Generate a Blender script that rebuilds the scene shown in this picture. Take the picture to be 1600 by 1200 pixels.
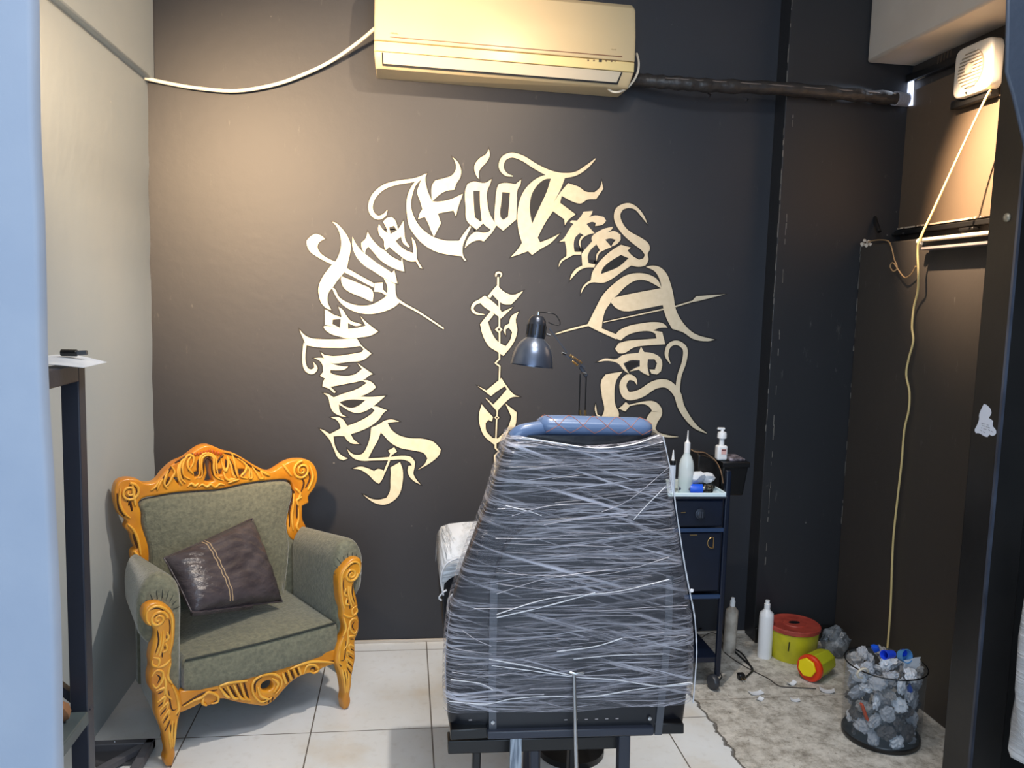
import bpy, bmesh, math, random
import numpy as np
from mathutils import Vector, Matrix
from mathutils.geometry import tessellate_polygon
random.seed(7)
for o in list(bpy.data.objects): bpy.data.objects.remove(o)
SC = bpy.context.scene; COL = SC.collection

# ---------------- camera ----------------
FPX, PITCH, YAW, ROLL, CH = 1282.5, 0.10382, 0.13169, 0.0277, 1.5
def _basis():
    cp, sp = math.cos(PITCH), math.sin(PITCH); cy, sy = math.cos(YAW), math.sin(YAW)
    fw = Vector((sy*cp, cy*cp, -sp)); r = Vector((cy, -sy, 0)); u = r.cross(fw)
    c, s = math.cos(ROLL), math.sin(ROLL)
    return c*r+s*u, -s*r+c*u, fw
RT, UP, FW = _basis()
cam = bpy.data.cameras.new('camera'); co = bpy.data.objects.new('camera', cam); COL.objects.link(co)
cam.sensor_width = 36; cam.lens = FPX*36/1600; cam.clip_start = 0.02
M = Matrix((RT, UP, -FW)).transposed().to_4x4(); M.translation = Vector((0, 0, CH)); co.matrix_world = M
SC.camera = co
EYE = Vector((0, 0, CH))
def ray(x, y): return FW*FPX + RT*(x-800) - UP*(y-600)
def at(x, y, Y=None, X=None, Z=None):
    d = ray(x, y)
    t = Y/d.y if Y is not None else X/d.x if X is not None else (Z-CH)/d.z
    return EYE + d*t

# ---------------- world, lights, exposure ----------------
SC.view_settings.view_transform = 'Standard'; SC.view_settings.look = 'None'
SC.view_settings.exposure = 0.0; SC.view_settings.gamma = 1.0
w = bpy.data.worlds.new('world'); SC.world = w; w.use_nodes = True
w.node_tree.nodes['Background'].inputs[0].default_value = (0.62, 0.78, 1.0, 1)
w.node_tree.nodes['Background'].inputs[1].default_value = 0.14
def lamp(name, kind, loc, target, power, color, size=.1, size_y=None, angle=None, blend=.5):
    l = bpy.data.lights.new(name, kind); l.energy = power; l.color = color
    o = bpy.data.objects.new(name, l); COL.objects.link(o); o.location = loc
    o.rotation_euler = (Vector(target)-Vector(loc)).to_track_quat('-Z', 'Y').to_euler()
    if kind == 'AREA':
        l.shape = 'RECTANGLE'; l.size = size; l.size_y = size_y or size
    else: l.shadow_soft_size = size
    if kind == 'SPOT': l.spot_size = math.radians(angle); l.spot_blend = blend
    return o
lamp('shopfront_daylight', 'AREA', (-.1, -1.6, 1.75), (.2, 3, 1.0), 85, (.60, .78, 1.0), 2.6, 2.0)
lamp('ceiling_panel_light', 'AREA', (.55, 1.15, 3.0), (.55, 1.5, 0), 26, (.93, .96, 1.0), .9, .5)
lamp('warm_spotlight', 'SPOT', (.50, 2.05, 2.74), (-.45, 3.47, 2.05), 92, (1.0, .72, .44), .018, angle=112, blend=1.0)
lamp('unseen_wall_patch_spot', 'SPOT', (-.88, 1.64, 2.30), (-.34, 3.47, 1.74), 540, (1.0, .69, .40), .08, angle=72, blend=1.0)  # unseen lamp added behind the left plaster edge for the warm wall patch
lamp('warm_spotlight', 'SPOT', (1.36, 2.68, 2.60), (2.13, 2.66, 1.98), 600, (1.0, .72, .46), .015, angle=60, blend=1.0)
lamp('daylight_through_wall_gap', 'SPOT', (2.085, 3.30, 2.44), (1.70, 3.37, 2.33), 9, (.70, .82, 1.0), .01, angle=36, blend=.9)
lamp('warm_downlight', 'SPOT', (.50, 2.10, 2.76), (-.1, 2.9, 0), 125, (1.0, .92, .83), .03, angle=92, blend=.8)

# ---------------- materials ----------------
def lin(c): return tuple(((v/255)/12.92 if v/255 <= .04045 else ((v/255+.055)/1.055)**2.4) for v in c)+(1,)
def mat(name, c, rough=.5, metal=0, c2=None, nscale=20, ndetail=4, bump=0, bscale=60, stretch=None, spec=None,
        trans=0, alpha=1, coat=0, sheen=0, emis=None, ior=None, aniso_bump=None, lo=.35, hi=.65):
    m = bpy.data.materials.new(name); m.use_nodes = True; nt = m.node_tree; N = nt.nodes; L = nt.links
    b = N['Principled BSDF']; b.inputs['Base Color'].default_value = lin(c)
    b.inputs['Roughness'].default_value = rough; b.inputs['Metallic'].default_value = metal
    if spec is not None: b.inputs['Specular IOR Level'].default_value = spec
    if trans: b.inputs['Transmission Weight'].default_value = trans
    if ior: b.inputs['IOR'].default_value = ior
    if coat: b.inputs['Coat Weight'].default_value = coat; b.inputs['Coat Roughness'].default_value = .15
    if sheen: b.inputs['Sheen Weight'].default_value = sheen; b.inputs['Sheen Roughness'].default_value = .4
    if alpha < 1: b.inputs['Alpha'].default_value = alpha
    if emis: b.inputs['Emission Color'].default_value = lin(emis[0]); b.inputs['Emission Strength'].default_value = emis[1]
    tc = N.new('ShaderNodeTexCoord'); mp = N.new('ShaderNodeMapping'); L.new(tc.outputs['Object'], mp.inputs[0])
    if stretch: mp.inputs['Scale'].default_value = stretch
    if c2:
        n = N.new('ShaderNodeTexNoise'); n.inputs['Scale'].default_value = nscale; n.inputs['Detail'].default_value = ndetail
        L.new(mp.outputs[0], n.inputs['Vector'])
        r = N.new('ShaderNodeValToRGB'); r.color_ramp.elements[0].position = lo; r.color_ramp.elements[1].position = hi
        r.color_ramp.elements[0].color = lin(c); r.color_ramp.elements[1].color = lin(c2)
        L.new(n.outputs['Fac'], r.inputs[0]); L.new(r.outputs[0], b.inputs['Base Color'])
    if bump:
        n2 = N.new('ShaderNodeTexNoise'); n2.inputs['Scale'].default_value = bscale; n2.inputs['Detail'].default_value = 5
        L.new(mp.outputs[0], n2.inputs['Vector'])
        bp = N.new('ShaderNodeBump'); bp.inputs['Strength'].default_value = bump; bp.inputs['Distance'].default_value = .01
        L.new(n2.outputs['Fac'], bp.inputs['Height']); L.new(bp.outputs[0], b.inputs['Normal'])
    return m

def wall_paint(name, base, patch, scratch, amt=.5, rough=.5):
    m = mat(name, base, rough, c2=patch, nscale=1.7, ndetail=6, bump=.07, bscale=24, lo=.3, hi=.75)
    nt = m.node_tree; N = nt.nodes; L = nt.links; b = N['Principled BSDF']
    src = b.inputs['Base Color'].links[0].from_socket
    tc = N.new('ShaderNodeTexCoord'); mp = N.new('ShaderNodeMapping'); mp.inputs['Scale'].default_value = (9, 9, 2.2)
    mp.inputs['Rotation'].default_value = (0, .25, 0)
    L.new(tc.outputs['Object'], mp.inputs[0])
    n = N.new('ShaderNodeTexNoise'); n.inputs['Scale'].default_value = 4; n.inputs['Detail'].default_value = 8; n.inputs['Roughness'].default_value = .75
    L.new(mp.outputs[0], n.inputs['Vector'])
    r = N.new('ShaderNodeValToRGB'); r.color_ramp.elements[0].position = .63; r.color_ramp.elements[1].position = .72
    L.new(n.outputs['Fac'], r.inputs[0])
    v = N.new('ShaderNodeTexVoronoi'); v.inputs['Scale'].default_value = 5.5; L.new(tc.outputs['Object'], v.inputs['Vector'])
    r2 = N.new('ShaderNodeValToRGB'); r2.color_ramp.elements[0].position = .018; r2.color_ramp.elements[0].color = (1, 1, 1, 1)
    r2.color_ramp.elements[1].position = .024; r2.color_ramp.elements[1].color = (0, 0, 0, 1)
    L.new(v.outputs['Distance'], r2.inputs[0])
    mx = N.new('ShaderNodeMath'); mx.operation = 'MULTIPLY'; mx.inputs[1].default_value = amt*.5; L.new(r.outputs[0], mx.inputs[0])
    ad = N.new('ShaderNodeMath'); ad.operation = 'MULTIPLY_ADD'; ad.inputs[1].default_value = amt; ad.use_clamp = True
    L.new(r2.outputs[0], ad.inputs[0]); L.new(mx.outputs[0], ad.inputs[2])
    mc = N.new('ShaderNodeMix'); mc.data_type = 'RGBA'; L.new(ad.outputs[0], mc.inputs[0]); L.new(src, mc.inputs[6])
    mc.inputs[7].default_value = lin(scratch); L.new(mc.outputs[2], b.inputs['Base Color'])
    return m
M_BACK = wall_paint('charcoal_wall_paint', (42, 44, 51), (50, 51, 56), (150, 146, 140), .35, .53)
M_RW = wall_paint('warm_lit_black_wall_paint', (64, 59, 56), (70, 64, 59), (150, 146, 140), .45, .5)  # browner copy of the dark paint, with the warm light put into its colour
M_BOARD = wall_paint('brown_painted_board', (96, 82, 68), (104, 88, 72), (170, 150, 130), .6, .45)
M_RIGHT = wall_paint('black_wall_paint', (38, 39, 43), (45, 45, 47), (150, 146, 140), .45, .5)
M_LEFT = wall_paint('pale_grey_wall_paint', (170, 180, 186), (178, 185, 188), (215, 212, 206), .5, .6)
M_FRONTL = mat('pale_blue_plaster', (172, 182, 198), .7, c2=(164, 175, 193), nscale=5, bump=.12, bscale=14)
M_BEAM = mat('cream_ceiling_paint', (208, 198, 186), .6, c2=(200, 190, 178), nscale=4, bump=.06, bscale=10)
M_BLACKP = mat('black_gloss_paint', (23, 23, 24), .35, c2=(29, 28, 28), nscale=6, bump=.08, bscale=20)
M_CREAM = mat('cream_lettering_paint', (216, 208, 186), .6, c2=(206, 197, 172), nscale=40, lo=.3, hi=.7)
M_OUTL = mat('black_outline_paint', (16, 14, 13), .5)
M_AC = mat('yellowed_white_plastic', (216, 198, 162), .38, c2=(214, 195, 155), nscale=2)
M_ACV = mat('vent_grey_plastic', (205, 196, 176), .4)
M_WHITEP = mat('white_plastic', (235, 236, 238), .3)
M_CABLE = mat('off_white_cable', (232, 226, 210), .4)
M_CABY = mat('yellowish_cable', (222, 200, 140), .4)
M_BLACK = mat('black_plastic', (18, 18, 20), .35)
M_BLKM = mat('black_painted_metal', (46, 50, 62), .38, bump=.03, bscale=90)
M_NAVY = mat('dark_blue_lacquer', (16, 26, 46), .3, c2=(13, 21, 38), nscale=8)
M_STEEL = mat('steel', (190, 190, 192), .25, metal=1)
M_GOLD = mat('golden_wood', (224, 154, 44), .34, c2=(194, 120, 26), nscale=9, ndetail=5, bump=.12, bscale=45, coat=.25)
M_GOLDL = mat('light_golden_wood', (244, 186, 78), .33, c2=(226, 158, 48), nscale=22, coat=.2)
M_GROOVE_SHADE = mat('brown_groove_shade', (66, 34, 10), .5)  # shade in the carved grooves, painted as dark brown lines
M_GREEN = mat('grey_green_velvet', (126, 125, 104), .85, c2=(104, 104, 88), nscale=70, ndetail=6, bump=.30, bscale=130, sheen=.5)
M_GREENP = mat('green_piping', (42, 48, 44), .7)
M_LEATH = mat('dark_brown_leather', (80, 73, 77), .3, c2=(62, 55, 59), nscale=14, bump=.45, bscale=34, stretch=(1, 1, 2))
M_STITCH = mat('tan_stitching', (176, 150, 118), .6)
M_VINYL = mat('black_vinyl', (24, 24, 29), .27, bump=.08, bscale=40)
M_VINYLSHEEN = mat('black_vinyl_with_blue_sheen', (96, 116, 150), .24)  # blue sheen of black vinyl, painted in as the base colour
M_RAIL = mat('grey_metal_strip', (92, 94, 100), .4, metal=.6)
M_ORST = mat('orange_thread', (190, 110, 70), .6)
M_YEL = mat('dirty_yellow_plastic', (205, 196, 40), .4, c2=(180, 172, 40), nscale=12, bump=.05)
M_RED = mat('brick_red_plastic', (176, 72, 58), .5, c2=(150, 56, 46), nscale=26, bump=.1)
M_REDB = mat('bright_red_plastic', (226, 62, 26), .35)
M_YELB = mat('bright_yellow_plastic', (248, 222, 20), .3)
M_YG = mat('yellow_green_plastic', (186, 190, 40), .35)
M_BLUE = mat('blue_plastic', (24, 88, 220), .3)
M_PAPER = mat('white_paper', (230, 233, 238), .7, c2=(208, 213, 222), nscale=18, bump=.2, bscale=22)
M_GREYP = mat('grey_crumpled_paper', (170, 168, 166), .7, c2=(128, 124, 122), nscale=14, bump=.3, bscale=22)
M_BROWN = mat('matte_brown', (150, 108, 74), .8, c2=(132, 92, 62), nscale=9)
M_SHADE = mat('dark_silver_enamel', (112, 122, 140), .28, metal=.75, c2=(92, 100, 118), nscale=6)
M_BRASS = mat('aged_brass', (190, 160, 110), .35, metal=1)
M_DIRTYW = mat('dusty_cream_plastic', (198, 190, 178), .5, c2=(150, 140, 128), nscale=18)
M_BUBBLE = mat('translucent_bottle_plastic', (226, 236, 238), .2, alpha=.72)
M_TRAY = mat('glossy_white_tray', (222, 240, 246), .2)
def film(name, tint, a0, a1, scale, rough=.16, bump=.6):
    """wrinkled clear film: more opaque along the pulled strands"""
    m = bpy.data.materials.new(name); m.use_nodes = True; nt = m.node_tree; N = nt.nodes; L = nt.links
    b = N['Principled BSDF']; b.inputs['Base Color'].default_value = lin(tint); b.inputs['Roughness'].default_value = rough
    tc = N.new('ShaderNodeTexCoord'); prev = None
    for rot, sc in ((.05, scale), (-.13, scale*.9), (.30, scale*.6), (-.02, scale*1.6)):
        mp = N.new('ShaderNodeMapping'); mp.vector_type = 'TEXTURE'; mp.inputs['Rotation'].default_value = (0, rot, 0); mp.inputs['Scale'].default_value = (1/1.1, 1/1.1, 1/sc)
        L.new(tc.outputs['Object'], mp.inputs[0])
        n = N.new('ShaderNodeTexNoise'); n.inputs['Scale'].default_value = 2.2; n.inputs['Detail'].default_value = 6; n.inputs['Roughness'].default_value = .62
        n.inputs['Distortion'].default_value = .25
        L.new(mp.outputs[0], n.inputs['Vector'])
        r = N.new('ShaderNodeValToRGB'); r.color_ramp.elements[0].position = .53; r.color_ramp.elements[1].position = .63
        L.new(n.outputs['Fac'], r.inputs[0])
        if prev is None: prev = r.outputs[0]
        else:
            mx = N.new('ShaderNodeMath'); mx.operation = 'MAXIMUM'; L.new(prev, mx.inputs[0]); L.new(r.outputs[0], mx.inputs[1]); prev = mx.outputs[0]
    big = N.new('ShaderNodeTexNoise'); big.inputs['Scale'].default_value = 5; L.new(tc.outputs['Object'], big.inputs['Vector'])
    mb = N.new('ShaderNodeMapRange'); mb.inputs[1].default_value = .35; mb.inputs[2].default_value = .65; mb.inputs[3].default_value = .35; mb.inputs[4].default_value = 1
    L.new(big.outputs['Fac'], mb.inputs[0])
    mm = N.new('ShaderNodeMath'); mm.operation = 'MULTIPLY'; L.new(prev, mm.inputs[0]); L.new(mb.outputs[0], mm.inputs[1])
    mr = N.new('ShaderNodeMapRange'); mr.inputs[3].default_value = a0; mr.inputs[4].default_value = a1
    L.new(mm.outputs[0], mr.inputs[0]); L.new(mr.outputs[0], b.inputs['Alpha'])
    bp = N.new('ShaderNodeBump'); bp.inputs['Strength'].default_value = bump; bp.inputs['Distance'].default_value = .012
    L.new(prev, bp.inputs['Height']); L.new(bp.outputs[0], b.inputs['Normal'])
    return m
M_FILM = film('clear_stretch_film', (232, 228, 238), .05, .80, 60, rough=.18)
M_FILMW = film('white_stretch_film', (232, 234, 238), .55, .95, 30)
M_ROPE = mat('bunched_film', (206, 204, 212), .2, alpha=.55)
M_ROPEB = mat('bright_bunched_film', (236, 236, 240), .2, alpha=.85)

def floor_mat():
    m = bpy.data.materials.new('floor_tiles_and_bare_screed'); m.use_nodes = True; nt = m.node_tree; N = nt.nodes; L = nt.links
    b = N['Principled BSDF']
    tc = N.new('ShaderNodeTexCoord'); sp = N.new('ShaderNodeSeparateXYZ'); L.new(tc.outputs['Object'], sp.inputs[0])
    def math_(op, a, bb=None, cc=None):
        n = N.new('ShaderNodeMath'); n.operation = op
        for i, v in enumerate((a, bb, cc)):
            if v is None: continue
            if isinstance(v, (int, float)): n.inputs[i].default_value = v
            else: L.new(v, n.inputs[i])
        return n.outputs[0]
    def noise(s, d=5, r=.55, vec=None):
        n = N.new('ShaderNodeTexNoise'); n.inputs['Scale'].default_value = s; n.inputs['Detail'].default_value = d; n.inputs['Roughness'].default_value = r
        L.new(vec or tc.outputs['Object'], n.inputs['Vector']); return n.outputs['Fac']
    def ramp(f, stops):
        r = N.new('ShaderNodeValToRGB')
        while len(r.color_ramp.elements) < len(stops): r.color_ramp.elements.new(.5)
        for e, (p, c) in zip(r.color_ramp.elements, stops): e.position = p; e.color = lin(c)
        L.new(f, r.inputs[0]); return r.outputs[0]
    def mix(f, a, bb):
        n = N.new('ShaderNodeMix'); n.data_type = 'RGBA'; L.new(f, n.inputs[0])
        for i, v in ((6, a), (7, bb)):
            if isinstance(v, tuple): n.inputs[i].default_value = lin(v)
            else: L.new(v, n.inputs[i])
        return n.outputs[2]
    x, y = sp.outputs[0], sp.outputs[1]
    def grout(c, off, step, wd):
        f = math_('FRACT', math_('DIVIDE', math_('SUBTRACT', c, off), step))
        d = math_('ABSOLUTE', math_('SUBTRACT', f, .5))
        return math_('GREATER_THAN', d, .5-wd/step)
    g = math_('MAXIMUM', grout(x, .113, .413, .0022), grout(y, 2.737, .645, .0020))
    tile = ramp(noise(2.6), [(.3, (232, 236, 240)), (.58, (224, 225, 224)), (.75, (212, 203, 188))])
    tile = mix(math_('MULTIPLY', ramp(noise(30, 6), [(.55, (0, 0, 0)), (.8, (255, 255, 255))]), .25), tile, (170, 160, 145))
    tile = mix(g, tile, (104, 96, 88))
    # bare screed on the right
    scr = ramp(noise(16, 12, .80), [(.3, (104, 98, 90)), (.43, (160, 154, 144)), (.54, (200, 195, 186)), (.7, (224, 220, 212))])
    vo = N.new('ShaderNodeTexVoronoi'); vo.feature = 'DISTANCE_TO_EDGE'; vo.inputs['Scale'].default_value = 3.3
    wv = N.new('ShaderNodeVectorMath'); wv.operation = 'ADD'
    nn = N.new('ShaderNodeTexNoise'); nn.inputs['Scale'].default_value = 6; L.new(tc.outputs['Object'], nn.inputs['Vector'])
    sc = N.new('ShaderNodeVectorMath'); sc.operation = 'SCALE'; sc.inputs['Scale'].default_value = .25; L.new(nn.outputs['Color'], sc.inputs[0])
    L.new(tc.outputs['Object'], wv.inputs[0]); L.new(sc.outputs[0], wv.inputs[1]); L.new(wv.outputs[0], vo.inputs['Vector'])
    cr = math_('LESS_THAN', vo.outputs['Distance'], .004)
    scr = mix(math_('MULTIPLY', cr, .35), scr, (226, 220, 208))
    sp2 = ramp(noise(48, 4, .6), [(.62, (0, 0, 0)), (.68, (255, 255, 255))])
    scr = mix(math_('MULTIPLY', sp2, .6), scr, (92, 82, 70))
    scr = mix(math_('MULTIPLY', grout(y, 2.86, .6, .003), .5), scr, (84, 74, 62))
    edge = math_('ADD', x, math_('MULTIPLY', math_('SUBTRACT', noise(14, 5), .5), .07))
    side = math_('GREATER_THAN', edge, 1.115)
    rim = math_('COMPARE', edge, 1.115, .006)
    c = mix(side, tile, scr); c = mix(math_('MULTIPLY', rim, .8), c, (60, 52, 44))
    L.new(c, b.inputs['Base Color'])
    mr = N.new('ShaderNodeMapRange'); mr.inputs[3].default_value = .28; mr.inputs[4].default_value = .85; L.new(side, mr.inputs[0])
    L.new(mr.outputs[0], b.inputs['Roughness'])
    bp = N.new('ShaderNodeBump'); bp.inputs['Strength'].default_value = .35; bp.inputs['Distance'].default_value = .01
    hh = math_('SUBTRACT', math_('MULTIPLY', math_('MULTIPLY', noise(22, 8, .7), side), .8), math_('MULTIPLY', g, .1))
    L.new(hh, bp.inputs['Height']); L.new(bp.outputs[0], b.inputs['Normal'])
    return m
M_FLOOR = floor_mat()

# ---------------- mesh helpers ----------------
def catmull(P, n=6, closed=False):
    P = [tuple(p) for p in P]; out = []; m = len(P); k = len(P[0])
    rng = range(m) if closed else range(m-1)
    for i in rng:
        p1, p2 = P[i], P[(i+1) % m]
        p0 = P[(i-1) % m] if closed or i > 0 else p1
        p3 = P[(i+2) % m] if closed or i+2 < m else p2
        for s in range(n):
            t = s/n
            out.append(tuple(.5*(2*p1[j]+(p2[j]-p0[j])*t+(2*p0[j]-5*p1[j]+4*p2[j]-p3[j])*t*t+(3*p1[j]-p0[j]-3*p2[j]+p3[j])*t**3) for j in range(k)))
    if not closed: out.append(P[-1])
    return out
def smooth_loop(P, n=4, corner=48):
    """round a traced outline but keep its sharp tips"""
    m = len(P); P = [Vector((p[0], p[1])) for p in P]; tan = []
    for i in range(m):
        a = P[i]-P[i-1]; b = P[(i+1) % m]-P[i]
        if a.length < 1e-9 or b.length < 1e-9 or a.angle(b) > math.radians(corner): tan.append(None)
        else: tan.append((a.normalized()+b.normalized()).normalized())
    out = []
    for i in range(m):
        p, q = P[i], P[(i+1) % m]; d = (q-p).length; e = (q-p).normalized() if d > 1e-9 else Vector((0, 0))
        t0 = (tan[i] or e)*d; t1 = (tan[(i+1) % m] or e)*d
        for s in range(n):
            t = s/n; h1 = 2*t**3-3*t*t+1; h2 = t**3-2*t*t+t; h3 = -2*t**3+3*t*t; h4 = t**3-t*t
            v = p*h1+t0*h2+q*h3+t1*h4; out.append((v.x, v.y))
    return out
class MB:
    def __init__(s): s.v = []; s.f = []
    def add(s, vs, fs):
        k = len(s.v); s.v += [Vector(v) for v in vs]; s.f += [tuple(i+k for i in f) for f in fs]; return s
    def box(s, a, b, rz=0, piv=None):
        x0, y0, z0 = a; x1, y1, z1 = b
        vs = [Vector(p) for p in ((x0,y0,z0),(x1,y0,z0),(x1,y1,z0),(x0,y1,z0),(x0,y0,z1),(x1,y0,z1),(x1,y1,z1),(x0,y1,z1))]
        if rz:
            c = Vector(piv) if piv else Vector(((x0+x1)/2, (y0+y1)/2, 0)); R = Matrix.Rotation(rz, 3, 'Z')
            vs = [R@(v-c)+c for v in vs]
        return s.add(vs, [(0,3,2,1),(4,5,6,7),(0,1,5,4),(1,2,6,5),(2,3,7,6),(3,0,4,7)])
    def bar(s, p, q, w, h=None, up=(0, 0, 1)):
        p, q = Vector(p), Vector(q); h = h or w; d = (q-p).normalized(); u = Vector(up)
        if abs(d.dot(u)) > .98: u = Vector((0, 1, 0))
        a = d.cross(u).normalized()*w/2; b = a.cross(d).normalized()*h/2
        vs = [e+i*a+j*b for e in (p, q) for i, j in ((-1,-1),(1,-1),(1,1),(-1,1))]
        return s.add(vs, [(0,3,2,1),(4,5,6,7),(0,1,5,4),(1,2,6,5),(2,3,7,6),(3,0,4,7)])
    def tube(s, pts, r, n=8, flat=1.0, flatdir=None):
        pts = [Vector(p) for p in pts]; m = len(pts); rs = r if isinstance(r, (list, tuple)) else [r]*m
        vs = []; ref = Vector((0, 0, 1))
        for i, p in enumerate(pts):
            d = (pts[min(i+1, m-1)]-pts[max(i-1, 0)])
            d = d.normalized() if d.length > 1e-9 else Vector((0, 0, 1))
            if flatdir is not None:
                b = Vector(flatdir); b = (b-d*b.dot(d)).normalized(); a = d.cross(b).normalized()
            else:
                if abs(d.dot(ref)) > .9: ref = Vector((1, 0, 0)) if abs(d.x) < .7 else Vector((0, 1, 0))
                a = d.cross(ref).normalized(); b = a.cross(d).normalized(); ref = b
            for k in range(n):
                t = 2*math.pi*k/n; vs.append(p+a*math.cos(t)*rs[i]+b*math.sin(t)*rs[i]*flat)
        fs = [(i*n+k, i*n+(k+1) % n, (i+1)*n+(k+1) % n, (i+1)*n+k) for i in range(m-1) for k in range(n)]
        fs += [tuple(range(n-1, -1, -1)), tuple((m-1)*n+k for k in range(n))]
        return s.add(vs, fs)
    def lathe(s, prof, c=(0, 0, 0), n=28, axis=None, sx=1, sy=1):
        c = Vector(c); q = Vector((0, 0, 1)).rotation_difference(Vector(axis).normalized()) if axis else None
        vs = []
        for r, z in prof:
            for k in range(n):
                t = 2*math.pi*k/n; p = Vector((r*math.cos(t)*sx, r*math.sin(t)*sy, z))
                vs.append(c+(q@p if q else p))
        m = len(prof)
        fs = [(i*n+k, i*n+(k+1) % n, (i+1)*n+(k+1) % n, (i+1)*n+k) for i in range(m-1) for k in range(n)]
        if prof[0][0] > 1e-6: fs.append(tuple(range(n-1, -1, -1)))
        if prof[-1][0] > 1e-6: fs.append(tuple((m-1)*n+k for k in range(n)))
        return s.add(vs, fs)
    def loft(s, rows, cap=True, close=True):
        n = len(rows[0]); vs = [v for r in rows for v in r]; m = len(rows); kk = n if close else n-1
        fs = [(i*n+k, i*n+(k+1) % n, (i+1)*n+(k+1) % n, (i+1)*n+k) for i in range(m-1) for k in range(kk)]
        if cap: fs += [tuple(range(n-1, -1, -1)), tuple((m-1)*n+k for k in range(n))]
        return s.add(vs, fs)
    def sheet(s, rows): return s.loft(rows, cap=False, close=False)
    def flat(s, loops, mp):
        L3 = [[Vector((p[0], p[1], 0)) for p in l] for l in loops]
        tri = tessellate_polygon(L3); P = [p for l in loops for p in l]
        return s.add([mp(*p) for p in P], [tuple(t) for t in tri])
    def carve(s, loops, depth, bev, mp, res=2):
        cu = bpy.data.curves.new('tmp', 'CURVE'); cu.dimensions = '2D'; cu.fill_mode = 'BOTH'
        cu.extrude = max(depth/2-bev, .0002); cu.bevel_depth = bev; cu.bevel_resolution = res; cu.offset = -bev
        for l in loops:
            sp = cu.splines.new('POLY'); sp.points.add(len(l)-1); sp.use_cyclic_u = True
            for p, q in zip(sp.points, l): p.co = (q[0], q[1], 0, 1)
        ob = bpy.data.objects.new('tmp', cu); me = ob.to_mesh()
        s.add([mp(v.co.x, v.co.y, v.co.z) for v in me.vertices], [tuple(p.vertices) for p in me.polygons])
        ob.to_mesh_clear(); bpy.data.objects.remove(ob); bpy.data.curves.remove(cu); return s
    def blob(s, c, r, sx=1, sy=1, sz=1, rough=.25, seed=0, sub=2):
        bm = bmesh.new(); bmesh.ops.create_icosphere(bm, subdivisions=sub, radius=1); rnd = random.Random(seed)
        c = Vector(c); vs = []
        for v in bm.verts:
            k = 1+rnd.uniform(-rough, rough); vs.append(c+Vector((v.co.x*sx, v.co.y*sy, v.co.z*sz))*r*k)
        fs = [tuple(v.index for v in f.verts) for f in bm.faces]; bm.free(); return s.add(vs, fs)
    def build(s, name, m, parent=None, ang=35, bevel=0, seg=2, sub=0, solid=0):
        me = bpy.data.meshes.new(name); vs = s.v
        if parent is not None:
            inv = Matrix.Rotation(-parent['_rz'], 3, 'Z') if '_rz' in parent else Matrix.Identity(3)
            base = Vector(parent['_loc']) if '_loc' in parent else Vector((0, 0, 0))
            vs = [inv@(v-base) for v in vs]
        me.from_pydata([tuple(v) for v in vs], [], s.f); me.validate(); me.update()
        if bevel or solid or True:
            bm = bmesh.new(); bm.from_mesh(me); bmesh.ops.remove_doubles(bm, verts=bm.verts, dist=4e-6)
            if solid: bmesh.ops.solidify(bm, geom=bm.faces[:], thickness=solid)
            bmesh.ops.recalc_face_normals(bm, faces=bm.faces); bm.to_mesh(me); bm.free()
        o = bpy.data.objects.new(name, me); COL.objects.link(o); me.materials.append(m)
        if bevel:
            md = o.modifiers.new('bevel', 'BEVEL'); md.width = bevel; md.segments = seg; md.limit_method = 'ANGLE'; md.angle_limit = math.radians(40)
        if sub:
            md = o.modifiers.new('sub', 'SUBSURF'); md.levels = sub; md.render_levels = sub
        for p in me.polygons: p.use_smooth = True
        me.set_sharp_from_angle(angle=math.radians(ang))
        if parent is not None: o.parent = parent
        return o
def thing(name, label, cat, loc=(0, 0, 0), rz=0, group=None):
    o = bpy.data.objects.new(name, None); COL.objects.link(o); o.location = loc; o.rotation_euler = (0, 0, rz)
    o.empty_display_size = .05; o['label'] = label; o['category'] = cat; o['_loc'] = tuple(loc); o['_rz'] = rz
    if group: o['group'] = group
    return o
def tag(o, label, cat, group=None):
    o['label'] = label; o['category'] = cat
    if group: o['group'] = group
    return o
def single(mb, name, m, label, cat, loc, group=None, **k):
    """one-mesh thing with its origin at loc"""
    mb.v = [v-Vector(loc) for v in mb.v]; o = mb.build(name, m, None, **k); o.location = loc; return tag(o, label, cat, group)
def struct(o): o['kind'] = 'structure'; return o
def zig(pts, n=6): return [Vector(p) for p in catmull([tuple(p) for p in pts], n)]

# ---------------- the room ----------------
D = 3.47; DR = 3.37; XL = -1.01; XR = 1.95; XU = 2.13; ZC = 3.05
struct(MB().box((-2.3, -1.8, -.1), (2.6, 3.62, 0)).build('floor', M_FLOOR))
struct(MB().box((-2.3, -1.8, ZC), (2.6, 3.62, ZC+.1)).build('ceiling', M_BEAM))
xj = at(1193, 600, Y=3.42).x
struct(MB().box((-1.2, D, 0), (xj+.02, 3.62, ZC)).build('wall_back', M_BACK))
struct(MB().box((xj, DR, 0), (2.5, 3.615, ZC)).build('wall_back_right', M_RIGHT, bevel=.004))
zb = at(228, 126, Y=D).z
def wobble_wall():
    mb = MB(); rows = []; rnd = random.Random(3)
    for j in range(41):
        z = ZC*j/40; w_ = XL+(rnd.uniform(-.003, .003))
        rows.append([Vector((-1.2, D-.001, z)), Vector((w_, D-.001, z)), Vector((XL, D-.05, z)), Vector((XL, 1.58, z)), Vector((-1.2, 1.58, z))])
    mb.loft(rows); return mb
struct(wobble_wall().build('wall_left', M_LEFT, ang=50))
struct(MB().box((-1.19, 1.585, zb), (XL+.028, D-.001, ZC)).build('trim_1', M_LEFT, bevel=.006))
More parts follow.
